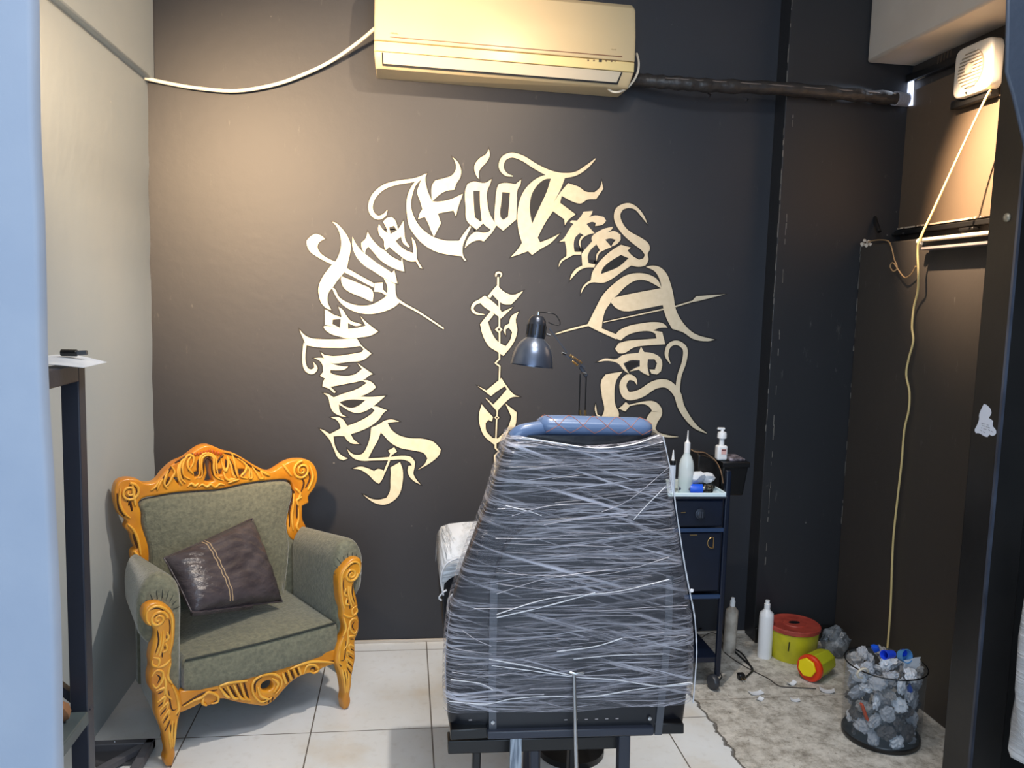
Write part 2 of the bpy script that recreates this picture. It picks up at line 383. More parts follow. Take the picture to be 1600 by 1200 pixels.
struct(MB().box((XR, 1.5, 0), (2.5, DR, at(1345, 383, Y=DR).z)).build('wall_right', M_RW, bevel=.006))
struct(MB().box((XU, 1.5, at(1345, 383, Y=DR).z), (2.5, DR, ZC)).build('wall_right_upper', M_RW))
pb = at(1354, 99, Y=DR)
struct(MB().box((pb.x, 1.3, pb.z), (2.45, DR-.001, ZC)).build('trim_2', M_BEAM, bevel=.012))
# plaster edge at the front left
edge = [(46,-60),(48,0),(49,100),(51,210),(57,330),(60,450),(62,560),(66,650),(72,740),(76,820),(80,900),(84,1000),(86,1100),(88,1230)]
rows = []
for x, y in catmull(edge, 3):
    p = at(x, y, Y=1.55); rows.append([Vector((-2.2, 1.55, p.z)), Vector((p.x-.008, 1.55, p.z)), Vector((p.x, 1.556, p.z)), Vector((p.x, 1.585, p.z)), Vector((-2.2, 1.585, p.z))])
rows[0] = [Vector((v.x, v.y, ZC)) for v in rows[0]]; rows.append([Vector((v.x, v.y, 0)) for v in rows[-1]])
struct(MB().loft(rows).build('wall_front_left', M_FRONTL, ang=60))
# floor skirting strip
struct(MB().box((XL, D-.012, 0), (xj, D-.0005, .012)).build('baseboard_back', M_BEAM, bevel=.002))
struct(MB().box((xj, DR-.02, 0), (XR, DR-.0005, .07)).build('baseboard_back_right', M_BLACKP, bevel=.004))
# black pillar at the front right
pl0 = at(1521, 620, Y=2.15); XP = pl0.x
y1 = 2.15
def yb(px, py): # depth where a ray meets the plane X=XP
    return at(px, py, X=XP).y
y0 = yb(1567, 620)
struct(MB().box((XP, y0, 0), (XP+.10, y1, ZC)).build('wall_front_right', M_BLACKP, bevel=.004))
struct(MB().box((XP+.10, y0+.10, 0), (2.6, y1, ZC)).build('wall_front_right_panel', M_BLACKP))

struct(MB().box((XP-.0015, y0-.0015, 0), (XP+.007, y0+.007, ZC)).build('pillar_highlight_strip', mat('painted_edge_highlight', (92, 100, 118), .35, metal=.4, c2=(60, 64, 76), nscale=12, stretch=(1, 1, .4))))  # pale strip added to draw the highlight along the pillar edge
rnd = random.Random(17); wl = MB()
for (X_, Y_, z0_, z1_, dn) in ((xj, DR-.0008, .9, 2.9, 40), (xj+.035, DR-.0008, .3, 2.3, 26), (XR-.0008, DR-.004, .5, 1.76, 30)):
    for k in range(dn):
        z = rnd.uniform(z0_, z1_); l_ = rnd.uniform(.008, .06); w_ = rnd.uniform(.0006, .0018); x = X_+rnd.uniform(-.002, .002)
        wl.box((x-w_, Y_-.0012, z), (x+w_, Y_, z+l_))
wm = wl.build('trim_5', mat('chipped_paint_edge', (120, 116, 110), .7)); struct(wm); wm['kind'] = 'structure'
# ---------------- painted lettering on the back wall ----------------
TR = {'1': (460, 250, 6.6667), '2': (560, 240, 6.6667), '3': (720, 220, 6.6667), '4': (460, 380, 6.6667), '5': (460, 500, 6.6667),
      '6': (520, 620, 6.6667), '7': (860, 300, 6.0), '8': (720, 410, 4.138), 'A': (780, 220, 4.0), 'B': (780, 460, 4.0), 'W': (440, 500, 4.0)}
def G(t, *loops, corner=42): return ('G', t, loops, corner)
def S(t, *pts): return ('S', t, pts)
LET = [
 ('T', [G('4', [(395,-222),(430,-212),(500,-147),(550,-77),(585,13),(582,93),(560,193),(545,260),(505,320),(440,400),(400,460),(365,500),(345,560),(348,620),(385,697),(330,675),(280,620),(255,540),(252,460),(290,360),(345,280),(398,215),(425,193),(470,103),(488,0),(470,-107),(435,-180)]),
        G('1', [(140,825),(170,795),(215,772),(270,783),(320,822),(285,838),(250,870),(242,915),(272,970),(340,1020),(430,1062),(400,1092),(330,1060),(240,1010),(160,950),(128,880),(127,840)]),
        G('4', [(545,260),(600,290),(715,355),(830,420),(825,462),(700,398),(605,345),(520,305)]),
        G('4', [(835,415),(920,410),(925,485),(972,530),(955,545),(900,512),(830,505)]),
        G('4', [(490,345),(560,372),(700,430),(800,480),(822,520),(815,608),(795,605),(720,570),(530,480),(497,430),(485,370)]),
        G('4', [(390,462),(420,475),(465,560),(560,620),(680,650),(800,640),(900,592),(965,545),(968,450),(930,365),(975,388),(1050,425),(1062,550),(1098,615),(1040,665),(930,712),(800,738),(680,728),(560,682),(480,620),(425,540)]),
        S('4', (1075,590,26),(1150,640,22),(1300,722,18),(1555,890,14))]),
 ('h', [G('4', [(605,-67),(640,3),(700,80),(735,110),(760,130),(850,200),(980,285),(1015,310),(1040,280),(1055,340),(1072,420),(1035,412),(930,360),(820,290),(720,225),(640,130),(605,30)]),
        G('4', [(763,-119),(790,-70),(840,-5),(900,50),(940,75),(1000,130),(1110,190),(1122,150),(1145,295),(1100,285),(1000,245),(900,180),(820,90),(770,35),(745,70),(735,115),(700,45),(697,-5),(740,-45)])]),
 ('e', [G('2', [(215,735),(255,790),(305,830),(290,770),(255,710),(300,670),(345,660),(380,690),(400,740),(412,790),(440,750),(470,700),(478,800),(490,900),(535,970),(520,978),(465,930),(443,865),(388,910),(430,960),(500,1010),(572,1037),(570,980),(555,870),(590,920),(605,1000),(612,1100),(665,1195),(640,1190),(600,1122),(540,1122),(480,1098),(430,1060),(385,1025),(322,972),(285,1008),(268,960),(265,905),(220,850),(205,780)],
          [(320,770),(370,752),(402,800),(335,838)])]),
 ('E', [S('2', (300,590,6),(270,642,34),(205,668,40),(145,625,46),(126,545,48),(165,440,50),(265,350,48),(400,305,42),(560,280,38),(650,250,30),(700,215,12)),
        G('2', [(665,262),(605,320),(565,420),(548,540),(575,650),(640,760),(720,832),(780,868),(900,905),(1048,908),(1100,830),(1165,748),(1172,768),(1122,870),(1088,960),(1090,1060),(1122,1112),(1105,1117),(1075,1068),(950,1055),(800,1018),(680,948),(600,868),(530,760),(507,640),(500,520),(518,420),(562,330),(600,288)]),
        G('2', [(715,205),(698,250),(702,310),(725,400),(768,497),(830,500),(950,480),(1087,418),(1078,450),(1042,550),(1015,652),(990,595),(900,610),(828,625),(860,725),(786,868),(755,800),(730,735),(693,660),(622,682),(640,620),(667,580),(640,490),(612,400),(632,330),(662,262)]),
        G('2', [(770,497),(760,430),(768,330),(800,280),(900,255),(975,225),(1015,160),(1008,90),(978,35),(1040,95),(1070,180),(1060,250),(1022,310),(998,378),(920,388),(850,425)])]),
 ('g', [G('3', [(45,520),(70,450),(130,425),(250,440),(320,400),(300,462),(275,520),(275,640),(300,760),(372,880),(325,955),(240,1048),(190,1035),(130,1050),(80,1080),(42,1118),(60,1050),(100,985),(160,948),(230,958),(290,948),(312,925),(262,890),(232,860),(165,928),(62,830),(50,700)],
          [(130,522),(198,522),(200,660),(218,830),(205,842),(145,798),(135,650)]),
        G('3', [(290,85),(302,150),(262,230),(205,290),(185,340),(192,402),(165,370),(140,290),(150,240),(200,180),(262,140)])]),
 ('o', [G('3', [(375,500),(395,452),(450,440),(570,452),(628,405),(618,460),(590,510),(585,640),(577,820),(440,937),(358,860),(350,780),(360,640)],
          [(430,535),(512,540),(503,660),(492,790),(440,826),(412,790),(420,650)])]),
 ('F', [S('A', (85,222,5),(40,208,20),(12,165,30),(28,112,32),(80,90,30),(150,112,32),(230,162,34),(320,205,38),(400,217,32),(480,205,24),(550,160,20),(602,112,5)),
        G('A', [(410,232),(385,300),(340,385),(380,325),(430,265),(500,290),(540,318),(595,322),(630,290),(640,250),(650,300),(605,365),(550,368),(510,392),(470,385),(390,345),(380,388),(430,425),(477,460),(432,495),(410,528),(405,490),(335,440),(280,525),(240,605),(255,635),(315,612),(378,580),(320,640),(260,675),(205,714),(180,690),(130,708),(72,727),(115,680),(142,638),(120,560),(115,440),(140,340),(190,270),(255,225),(330,210)],
          [(322,236),(300,310),(250,420),(205,520),(190,420),(205,330),(250,265),(290,240)])]),
 ('r', [G('7', [(310,185),(395,178),(380,215),(360,235),(420,220),(500,235),(522,270),(490,305),(418,320),(425,290),(390,280),(338,300),(370,340),(412,385),(350,402),(305,430),(282,470),(285,527),(265,480),(285,420),(312,405),(275,385),(230,430),(218,500),(225,562),(290,562),(282,588),(220,590),(160,620),(110,650),(75,707),(90,650),(150,600),(150,540),(135,462),(82,467),(120,440),(190,330),(215,300),(182,283),(200,267),(250,270),(290,220)])]),
 ('e', [G('7', [(385,432),(400,405),(450,370),(500,345),(587,325),(570,355),(530,380),(600,367),(655,400),(657,450),(620,490),(568,512),(590,475),(612,450),(560,435),(512,447),(572,517),(510,542),(460,572),(430,648),(430,590),(462,545),(430,490),(370,550),(350,600),(355,667),(420,680),(410,707),(330,710),(270,735),(225,780),(182,828),(195,780),(240,720),(298,690),(290,580),(330,530),(390,462)])]),
 ('d', [G('7', [(600,530),(660,495),(752,520),(722,550),(770,600),(830,635),(870,622),(885,590),(855,548),(780,490),(680,400),(620,320),(594,240),(610,160),(660,120),(740,105),(820,150),(880,230),(908,302),(850,230),(790,165),(730,150),(680,165),(655,210),(670,280),(730,360),(850,430),(915,480),(932,530),(912,580),(917,640),(890,690),(830,702),(755,690),(680,740),(580,812),(500,850),(380,850),(330,880),(283,957),(297,900),(340,850),(378,827),(390,760),(430,690),(510,600)],
          [(660,590),(732,620),(640,700),(472,770),(490,715),(560,650)])]),
 ('T', [G('B', [(916,-172),(960,-180),(1007,-168),(1047,-127),(1070,-67),(1087,0),(1103,93),(1150,180),(1220,245),(1347,283),(1300,293),(1210,278),(1150,238),(1080,215),(1045,150),(1020,60),(1015,-30),(1003,-90),(972,-143)]),
        G('B', [(1018,-33),(985,-95),(930,-125),(860,-133),(790,-118),(720,-70),(650,0),(600,90),(560,170),(548,192),(590,215),(730,280),(738,252),(640,212),(648,150),(668,90),(690,60),(708,25),(725,15),(790,-50),(850,-86),(905,-90),(960,-68)]),
        G('B', [(710,22),(780,5),(880,-15),(1017,-40),(1022,66),(900,90),(780,105),(730,85),(695,48)]),
        S('B', (352,247,6),(450,218,11),(560,190,12)), S('B', (650,174,5),(800,142,7),(1030,92,9)), S('B', (1098,76,9),(1204,44,9)),
        G('B', [(1198,48),(1230,12),(1300,6),(1412,-1),(1300,27),(1218,46)])]),
 ('h', [G('B', [(722,272),(738,235),(800,200),(880,182),(970,173),(1025,182),(1052,207),(1000,210),(962,225),(1018,235),(1037,312),(930,318),(840,332),(780,367),(745,368),(723,340),(745,305),(800,290),(900,282),(982,275),(975,245),(940,230),(860,235),(800,255),(758,288)])]),
 ('e', [G('B', [(770,380),(870,365),(885,326),(905,360),(960,368),(1005,395),(1018,430),(1010,480),(985,500),(950,494),(938,468),(972,470),(985,430),(970,405),(930,405),(925,440),(937,508),(900,492),(870,470),(812,482),(860,455),(878,450),(878,412),(820,412),(775,432),(790,460),(812,497),(780,475),(740,430),(680,415),(612,422),(660,400),(730,405)])]),
 ('S', [G('B', [(770,483),(720,490),(665,500),(637,540),(642,640),(656,720),(640,765),(612,748),(602,685),(597,720),(620,785),(742,785),(747,740),(725,690),(720,600),(732,535)]),
        S('B', (860,562,5),(843,528,26),(800,520,40),(772,570,44),(800,632,52),(880,620,52),(970,565,52),(1050,560,50),(1110,620,46),(1135,700,42),(1180,775,36),(1230,830,24),(1297,868,3)),
        S('B', (1068,432,4),(1045,380,22),(1060,322,26),(1110,302,28),(1160,340,30),(1155,420,28),(1125,510,26),(1115,600,28),(1125,680,20)),
        G('B', [(745,712),(762,700),(790,672),(817,695),(787,732)]),
        S('B', (812,693,8),(900,677,16),(960,692,50),(985,735,66),(955,785,72),(950,835,60),(985,868,22),(1050,886,14),(1117,890,3))]),
 ('e', [G('4', [(318,690),(345,700),(400,740),(492,772),(485,740),(458,662),(500,690),(545,760),(590,810),(660,832),(707,850),(640,862),(558,832),(560,892),(650,882),(742,860),(688,762),(740,815),(872,920),(800,960),(700,980),(545,990),(480,975),(380,945),(320,900),(303,870),(318,862),(455,885),(400,868),(318,850),(318,770)],
          [(402,795),(482,790),(475,882),(395,842)])]),
 ('l', [G('5', [(53,98),(100,150),(160,185),(300,200),(450,200),(650,190),(700,265),(802,350),(720,415),(550,438),(370,447),(330,420),(310,400),(275,335),(320,365),(650,345),(700,335),(722,305),(690,270),(550,288),(400,290),(250,285),(115,262),(100,210),(72,150)]),
        S('5', (112,240,34),(100,350,32),(102,450,34),(130,518,42),(185,538,50),(222,505,40),(212,462,16),(195,438,3))]),
 ('m', [G('5', [(203,398),(260,392),(310,400),(370,445),(440,470),(500,482),(562,484),(520,515),(450,522),(375,520),(375,550),(430,572),(620,570),(705,510),(655,448),(720,495),(817,562),(790,572),(720,622),(560,660),(375,695),(432,750),(415,762),(370,720),(293,690),(300,640),(320,610),(268,580),(300,540),(290,460),(250,415)])]),
 ('n', [G('5', [(303,760),(350,770),(410,805),(500,770),(650,720),(757,655),(700,627),(760,628),(815,655),(850,700),(790,750),(690,796),(780,800),(947,790),(880,850),(800,915),(720,955),(650,968),(570,945),(500,900),(463,878),(470,940),(500,985),(542,1007),(470,995),(400,950),(370,880),(350,800)],
          [(468,855),(560,830),(742,832),(680,885),(600,915),(530,900)])]),
 ('t', [G('6', [(435,140),(398,105),(450,98),(510,120),(564,140),(530,165),(480,235),(400,300),(300,350),(188,388),(215,440),(277,490),(200,485),(155,455),(120,408),(60,405),(8,410),(20,500),(60,580),(110,620),(157,640),(110,660),(60,640),(10,540),(-30,450),(-70,400),(-135,333),(-90,350),(-30,388),(40,350),(82,328),(70,280),(40,240),(-20,213),(50,208),(110,240),(150,302),(240,270),(340,220),(405,175)])]),
 ('S', [G('6', [(400,320),(480,285),(550,245),(620,236),(692,257),(630,262),(570,272),(610,340),(690,400),(800,430),(940,437),(1050,470),(1125,545),(1110,600),(1010,690),(886,760),(960,695),(985,640),(950,588),(850,560),(700,530),(600,475),(530,400),(500,370),(470,450),(420,540),(368,642),(480,635),(600,625),(750,612),(820,630),(858,680),(850,740),(840,800),(870,860),(914,913),(850,880),(800,830),(780,770),(788,718),(825,715),(800,680),(740,655),(600,658),(420,662),(300,665),(220,640),(170,590),(153,545),(200,590),(260,605),(310,590),(360,510),(388,420)]),
        G('6', [(575,560),(640,525),(668,570),(612,608)]), S('6', (605,595,18),(580,680,20),(536,785,22)),
        G('6', [(210,745),(290,725),(370,745),(430,772),(470,750),(520,760),(542,790),(520,850),(482,905),(440,880),(370,810),(290,760)]),
        G('6', [(600,735),(700,678),(728,760),(725,900),(690,1020),(620,1090),(540,1122),(450,1110),(380,1070),(316,1016),(400,1060),(480,1070),(560,1050),(595,980),(600,860),(605,790)])]),
]
MONO = [
 ('upper_emblem', [S('8', (254,96,5),(262,78,10),(248,66,12),(230,72,12),(226,92,9)), S('8', (241,95,12),(240,160,12)),
        G('8', [(172,222),(205,180),(235,148),(280,190),(335,210),(403,184),(365,232),(325,272),(280,270),(240,246),(205,208),(190,232)]),
        G('8', [(118,240),(155,214),(240,285),(265,322),(335,290),(300,325),(260,362),(225,337),(130,267)]),
        S('8', (140,246,26),(92,265,20),(74,300,17),(97,328,14),(152,337,3)),
        G('8', [(195,315),(215,335),(175,385),(190,430),(220,490),(250,520),(290,542),(320,500),(332,450),(310,422),(290,432),(290,470),(275,440),(285,410),(312,395),(325,350),(373,319),(355,370),(365,440),(340,520),(275,604),(240,580),(180,540),(140,465),(125,400),(160,355)]),
        S('8', (247,245,10),(249,330,10),(249,415,10)), S('8', (250,448,10),(251,580,10)),
        G('8', [(220,434),(245,410),(270,434),(245,456)], [(236,434),(246,424),(257,434),(246,444)]),
        S('8', (248,575,9),(250,625,9)), S('8', (252,622,9),(222,652,9)), S('8', (222,650,9),(252,672,9)), S('8', (252,668,9),(248,772,9))]),
 ('lower_emblem', [G('8', [(107,797),(165,828),(262,747),(290,790),(345,855),(380,868),(330,872),(285,907),(235,962),(203,925),(255,870),(297,820),(285,800),(235,832),(195,864),(150,830)]),
        S('8', (162,878,4),(205,922,10),(236,958,10)), S('8', (235,950,9),(234,990,9)), S('8', (232,1015,9),(225,1170,9)),
        G('8', [(135,918),(170,960),(208,1000),(200,1028),(178,1018),(160,1040),(165,1090),(205,1135),(240,1138),(300,1075),(328,1000),(288,912),(362,970),(350,1060),(290,1135),(215,1177),(150,1120),(120,1040),(118,980)]),
        G('8', [(217,1003),(233,987),(249,1003),(233,1019)], [(226,1003),(233,996),(241,1003),(233,1010)]),
        S('W', (1337,765,12),(1336,800,12)), S('W', (1334,798,9),(1360,823,9)), S('W', (1358,820,9),(1330,850,9)), S('W', (1332,848,10),(1334,905,14),(1328,1000,9),(1325,1118,5))]),
]
def grow(loop, d):
    n = len(loop); P = [Vector((p[0], p[1])) for p in loop]
    area = sum(P[i-1].x*P[i].y-P[i].x*P[i-1].y for i in range(n)); sg = 1 if area > 0 else -1; out = []
    for i in range(n):
        a = P[i]-P[i-1]; b = P[(i+1) % n]-P[i]
        if a.length < 1e-9: a = b
        if b.length < 1e-9: b = a
        if a.length < 1e-9: out.append(tuple(P[i])); continue
        na = Vector((a.y, -a.x)).normalized(); nb = Vector((b.y, -b.x)).normalized(); m = na+nb
        m = m.normalized() if m.length > .05 else na
        k = 1/max(.45, m.dot(na)); v = P[i]+m*(sg*d*k); out.append((v.x, v.y))
    return out
def paint(parent, items):
    lay = 0
    for nm, prims in items:
        A, B = MB(), MB()
        for pr in prims:
            ox, oy, sc = TR[pr[1]]
            if pr[0] == 'S':
                c = catmull(pr[2], 6); left, right = [], []
                for i, (x, y, w_) in enumerate(c):
                    d = Vector(c[min(i+1, len(c)-1)][:2])-Vector(c[max(i-1, 0)][:2])
                    n_ = Vector((-d.y, d.x)).normalized()*w_/2; left.append((x+n_.x, y+n_.y)); right.append((x-n_.x, y-n_.y))
                loops = None; L_, R_ = left, right
                def toP(p, dy): q = at(ox+p[0]/sc, oy+p[1]/sc, Y=D); return Vector((q.x, D-dy, q.z))
                k = len(L_); dy = .0016+lay*.00003
                A.add([toP(p, dy) for p in L_+R_], [(i, i+1, k+i+1, k+i) for i in range(k-1)])
                e = 1.9*sc
                L2 = [(l[0]+(l[0]-r[0])/max(1e-6, math.dist(l, r))*e, l[1]+(l[1]-r[1])/max(1e-6, math.dist(l, r))*e) for l, r in zip(L_, R_)]
                R2 = [(r[0]-(l[0]-r[0])/max(1e-6, math.dist(l, r))*e, r[1]-(l[1]-r[1])/max(1e-6, math.dist(l, r))*e) for l, r in zip(L_, R_)]
                dy = .0003+lay*.000012
                B.add([toP(p, dy) for p in L2+R2], [(i, i+1, k+i+1, k+i) for i in range(k-1)])
            else:
                loops = [smooth_loop(l, 4, pr[3]) for l in pr[2]]
                dy = .0016+lay*.00003
                A.flat(loops, lambda x, y: (lambda q: Vector((q.x, D-dy, q.z)))(at(ox+x/sc, oy+y/sc, Y=D)))
                dy2 = .0003+lay*.000012
                big = [grow(loops[0], 1.9*sc)]+[grow(l, -1.9*sc) for l in loops[1:]]
                B.flat(big[:1], lambda x, y: (lambda q: Vector((q.x, D-dy2, q.z)))(at(ox+x/sc, oy+y/sc, Y=D)))
            lay += 1
        def fix(mb, nm, m, par):
            o = mb.build(nm, m, par); return o
        lo = fix(A, 'letter' if len(nm) == 1 else nm, M_CREAM, parent)
        ol = fix(B, 'black_outline', M_OUTL, parent); ol.parent = lo
mc = at(800, 500, Y=D)
mural = thing('wall_lettering', 'large ring of cream blackletter calligraphy painted on the charcoal back wall', 'mural', tuple(mc))
paint(mural, LET)
mc2 = at(778, 600, Y=D)
mono = thing('wall_emblem', 'two stacked cream blackletter emblems joined by a thin line inside the lettering ring', 'mural', tuple(mc2))
paint(mono, MONO)
# ---------------- air conditioner ----------------
YF = 3.26
xl, xr = at(584, 60, Y=YF).x, at(993, 84, Y=YF).x; xc = (xl+xr)/2
def rel(px, py, Y=YF):
    p = at(px, py, Y=Y); return p.z+(p.x-xc)*.0165
z64, z80, z98 = rel(600, 65), rel(600, 81), rel(606, 99.5); z118 = z98-.01
def ac(x, y, z): return Vector((x, y, z-(x-xc)*.0165))
at_ = thing('air_conditioner', 'yellowed white wall-mounted split air conditioner high on the dark back wall', 'air conditioner', (xc, D, z118))
def prof_box(prof, x0, x1, inset=0):
    rows = []
    for x, k in ((x0, 1), (x0+.012, 0), (x1-.012, 0), (x1, 1)):
        rows.append([ac(x+(0 if z > z98+.006 else (.006 if x < xc else -.012)), y+(.008*k if y < 3.4 else 0), z-(.006*k if z > z64+.15 else 0)) for y, z in prof])
    return MB().loft(rows)
zt = z118+.33
prof_box([(D-.001, zt), (3.33, zt), (3.29, zt-.02), (3.272, z64+.05), (3.270, z80), (3.285, z98), (3.300, z98-.010), (D-.001, z98-.006)], xl, xr).build('body', M_AC, at_, bevel=.003)
prof_box([(3.30, zt-.01), (3.275, zt-.03), (3.256, z64+.10), (3.254, z64+.003), (3.28, z64+.003), (3.30, zt-.05)], xl+.001, xr-.001).build('front_panel', M_AC, at_, bevel=.003)
prof_box([(3.29, z64), (3.257, z64), (3.259, z80+.002), (3.29, z80+.002)], xl+.001, xr-.001).build('lower_band', mat('yellowed_plastic', (240, 220, 160), .35), at_, bevel=.002)
g = MB(); zg = rel(610, 58.5); g.add([ac(x, 3.2525, z) for x, z in ((xl+.06, zg-.0016), (xr-.055, zg-.0020), (xr-.055, zg+.0012), (xl+.06, zg+.0012))], [(0, 1, 2, 3)])
g.build('trim_line', mat('brown_trim', (120, 76, 46), .5), at_, solid=.001)
v = MB().add([ac(x, y, z) for x, y, z in ((xl+.035, 3.262, z80-.001), (xr-.055, 3.262, z80-.001), (xr-.068, 3.277, z98+.004), (xl+.037, 3.277, z98+.004))], [(0, 1, 2, 3)])
v.build('vent_flap', M_ACV, at_, solid=.003)
v = MB().add([ac(x, y, z) for x, y, z in ((xl+.030, 3.266, z80-.001), (xr-.048, 3.266, z80-.001), (xr-.062, 3.2815, z98-.003), (xl+.032, 3.2815, z98-.003))], [(0, 1, 2, 3)])
v.build('vent_gap', M_OUTL, at_, solid=.001)
for k in range(9):
    x = xl+.13+k*.088
    MB().box((x, 3.2605, 0), (x+.0012, 3.2625, .001)).v
    mb = MB().add([ac(a, b, c) for a, b, c in ((x, 3.2600, z80-.004), (x+.0015, 3.2600, z80-.004), (x+.0015, 3.2735, z98+.010), (x, 3.2735, z98+.010))], [(0, 1, 2, 3)])
    mb.build('louvre_mark', M_ACV, at_, solid=.0008)
zi = rel(938, 95)
for px, s_ in ((919, .003), (928, .003), (938, .006), (947, .003), (955.5, .0035), (961, .0025)):
    p = at(px, 95+(px-938)*.03, Y=3.257)
    MB().box((p.x-s_, 3.2545, p.z-s_*.8), (p.x+s_, 3.2575, p.z+s_*.8)).build('display_icon', M_OUTL if s_ > .005 else mat('brown_icon', (110, 84, 60), .5), at_)
def writing(parent, p0, dx, dz, h, letters, m, nm='lettering', thick=.0004):
    mb = MB(); G5 = {'A': ['01110','10001','11111','10001','10001'], 'S': ['01111','10000','01110','00001','11110'], 'N': ['10001','11001','10101','10011','10001'],
      'O': ['01110','10001','10001','10001','01110'], 'I': ['00100','00100','00100','00100','00100'], 'R': ['11110','10001','11110','10010','10001'], 'E': ['11111','10000','11110','10000','11111'], 'L': ['10000','10000','10000','10000','11111'], 'C': ['01111','10000','10000','10000','01111'], '.': ['00000','00000','01100','01100','00000']}
    x = 0; c = h/5
    for ch in letters:
        for j, r in enumerate(G5.get(ch, G5['.'])):
            for i, b in enumerate(r):
                if b == '1':
                    q = [p0+dx*(x+i*c*.8+a)+dz*(h-(j+1)*c+bb) for a, bb in ((0, 0), (c*.8, 0), (c*.8, c), (0, c))]
                    mb.add(q, [(0, 1, 2, 3)])
        x += h*1.0
    mb.build(nm, m, parent, solid=thick)
# faint maker's mark: a dot and a few tiny unreadable characters
p = at(609, 52.5, Y=3.252); M_FAINT = mat('faint_grey_print', (150, 130, 100), .5)
writing(at_, p, Vector((1, 0, -.0165)), Vector((0, 0, 1)), .0055, '.ARCEL', M_FAINT, 'maker_mark')
p = at(955, 77.5, Y=3.252); writing(at_, p, Vector((1, 0, -.0165)), Vector((0, 0, 1)), .0035, 'ICLICE', M_FAINT, 'small_print')

cab = [(586,44,3.36),(560,66,3.40),(520,94,3.43),(480,114,3.44),(430,132,3.445),(370,142,3.445),(310,138,3.445),(262,130,3.45),(226,122,3.43)]
single(MB().tube(zig([at(x, y, Y=Y) for x, y, Y in cab]), .0072, 10), 'cable', M_CABLE, 'thick white cable sagging from the air conditioner to the left corner', 'cable', tuple(at(400, 140, Y=3.445)), ang=60)
hs = [(995,84,3.40),(998,98,3.36),(996,114,3.34),(987,130,3.33),(974,141,3.33),(960,144,3.33),(950,138,3.34),(948,126,3.37)]
single(MB().tube(zig([at(x, y, Y=Y) for x, y, Y in hs]), .0048, 10), 'drain_hose', M_CABLE, 'short white hose curling under the right end of the air conditioner', 'hose', tuple(at(985, 130, Y=3.33)), ang=60)

# insulated pipe to the right wall
pt = thing('insulated_pipe', 'black wrapped pipe run from the air conditioner to the right-hand wall', 'pipe', tuple(at(1200, 140, Y=3.33)))
pp = [at(975, 122, Y=3.42), at(1010, 126, Y=3.37), at(1060, 130, Y=3.335), at(1110, 134, Y=3.33), at(1215, 138, Y=3.33), at(1320, 147, Y=3.325), at(1400, 154, Y=3.32)]
M_WRAP = mat('black_pipe_wrap', (44, 41, 40), .42, c2=(58, 54, 52), nscale=30, bump=.5, bscale=30)
path = zig(pp, 8); rnd = random.Random(4)
MB().tube(path, [.027+.003*math.sin(i*1.7)+rnd.uniform(-.001, .001) for i in range(len(path))], 12).build('wrapped_pipe', M_WRAP, pt, ang=60)
e0 = at(1398, 154, Y=3.32); e1 = at(1424, 157, X=2.14)
pts = [e0.lerp(e1, k/14) for k in range(15)]
MB().tube(pts, [.025 if k % 2 else .029 for k in range(15)], 12).build('ribbed_sleeve', mat('pale_ribbed_sleeve', (150, 150, 158), .4), pt)
for px, py in ((1107, 143), (1165, 150)):
    a = at(px, py, Y=3.34); b = at(px+1, py+10, Y=3.345)
    mb = MB().tube([a+Vector((0, .02, .0)), a+Vector((0, -.025, -.02)), b], .004, 8); mb.build('pipe_clip', M_STEEL, pt)
MB().tube([at(1040, 122, Y=3.31), at(1215, 133, Y=3.305), at(1400, 147, Y=3.30)], .0022, 6).build('pipe_top_highlight', mat('painted_pipe_highlight', (120, 110, 104), .5), pt)  # highlight along the pipe top, drawn as a paler line

# ---------------- boarded window and its daylight gap ----------------
def xw(px, py, X=XU): return at(px, py, X=X)
def quadprism(mb, pts, dx):
    k = len(pts); mb.add(list(pts)+[p+Vector((dx, 0, 0)) for p in pts], [tuple(range(k)), tuple(range(2*k-1, k-1, -1))]+[(i, (i+1) % k, (i+1) % k+k, i+k) for i in range(k)]); return mb
wn = quadprism(MB(), [xw(1412, 150), xw(1391, 360), xw(1560, 337), xw(1575, 78)], -.012)
wo = struct(wn.build('window_1', M_BOARD, bevel=.003))
fr = MB()
for a, b, w_ in (((1404, 150), (1385, 372), .022), ((1382, 368), (1575, 342), .02), ((1404, 130), (1580, 62), .03), ((1395, 150), (1378, 374), .012)):
    fr.bar(xw(*a, X=XU-.014), xw(*b, X=XU-.014), .03, w_, up=(0, 0, 1))
f_ = fr.build('window_frame', M_BLACKP, None, bevel=.003); f_.parent = wo
ins = MB()
for a, b in (((1414, 166), (1392, 358)), ((1392, 359), (1539, 338)), ((1434, 124), (1490, 97))):
    ins.bar(xw(*a, X=XU-.0135), xw(*b, X=XU-.0135), .004, .0065)
i_ = ins.build('cracked_sealant', mat('pale_cracked_sealant', (214, 196, 172), .6, c2=(90, 76, 66), nscale=40, lo=.5, hi=.6), None); i_.parent = wo
gap = quadprism(MB(), [xw(1409, 131), xw(1408, 150), xw(1412, 168), xw(1431, 165), xw(1433, 124)], -.004)
gap.v = [v+Vector((-.0135, 0, 0)) for v in gap.v]
struct(gap.build('window_2', mat('daylight_through_gap', (230, 236, 255), .5, emis=((205, 222, 255), 2.2))))
for pxy in ((1512, 358), (1405, 366)):
    c = xw(*pxy, X=XU-.03); mb = MB().box((c.x-.01, c.y-.04, c.z-.006), (c.x+.02, c.y+.04, c.z+.006)); h_ = mb.build('window_hinge', M_BLACKP, None, bevel=.003); h_.parent = wo

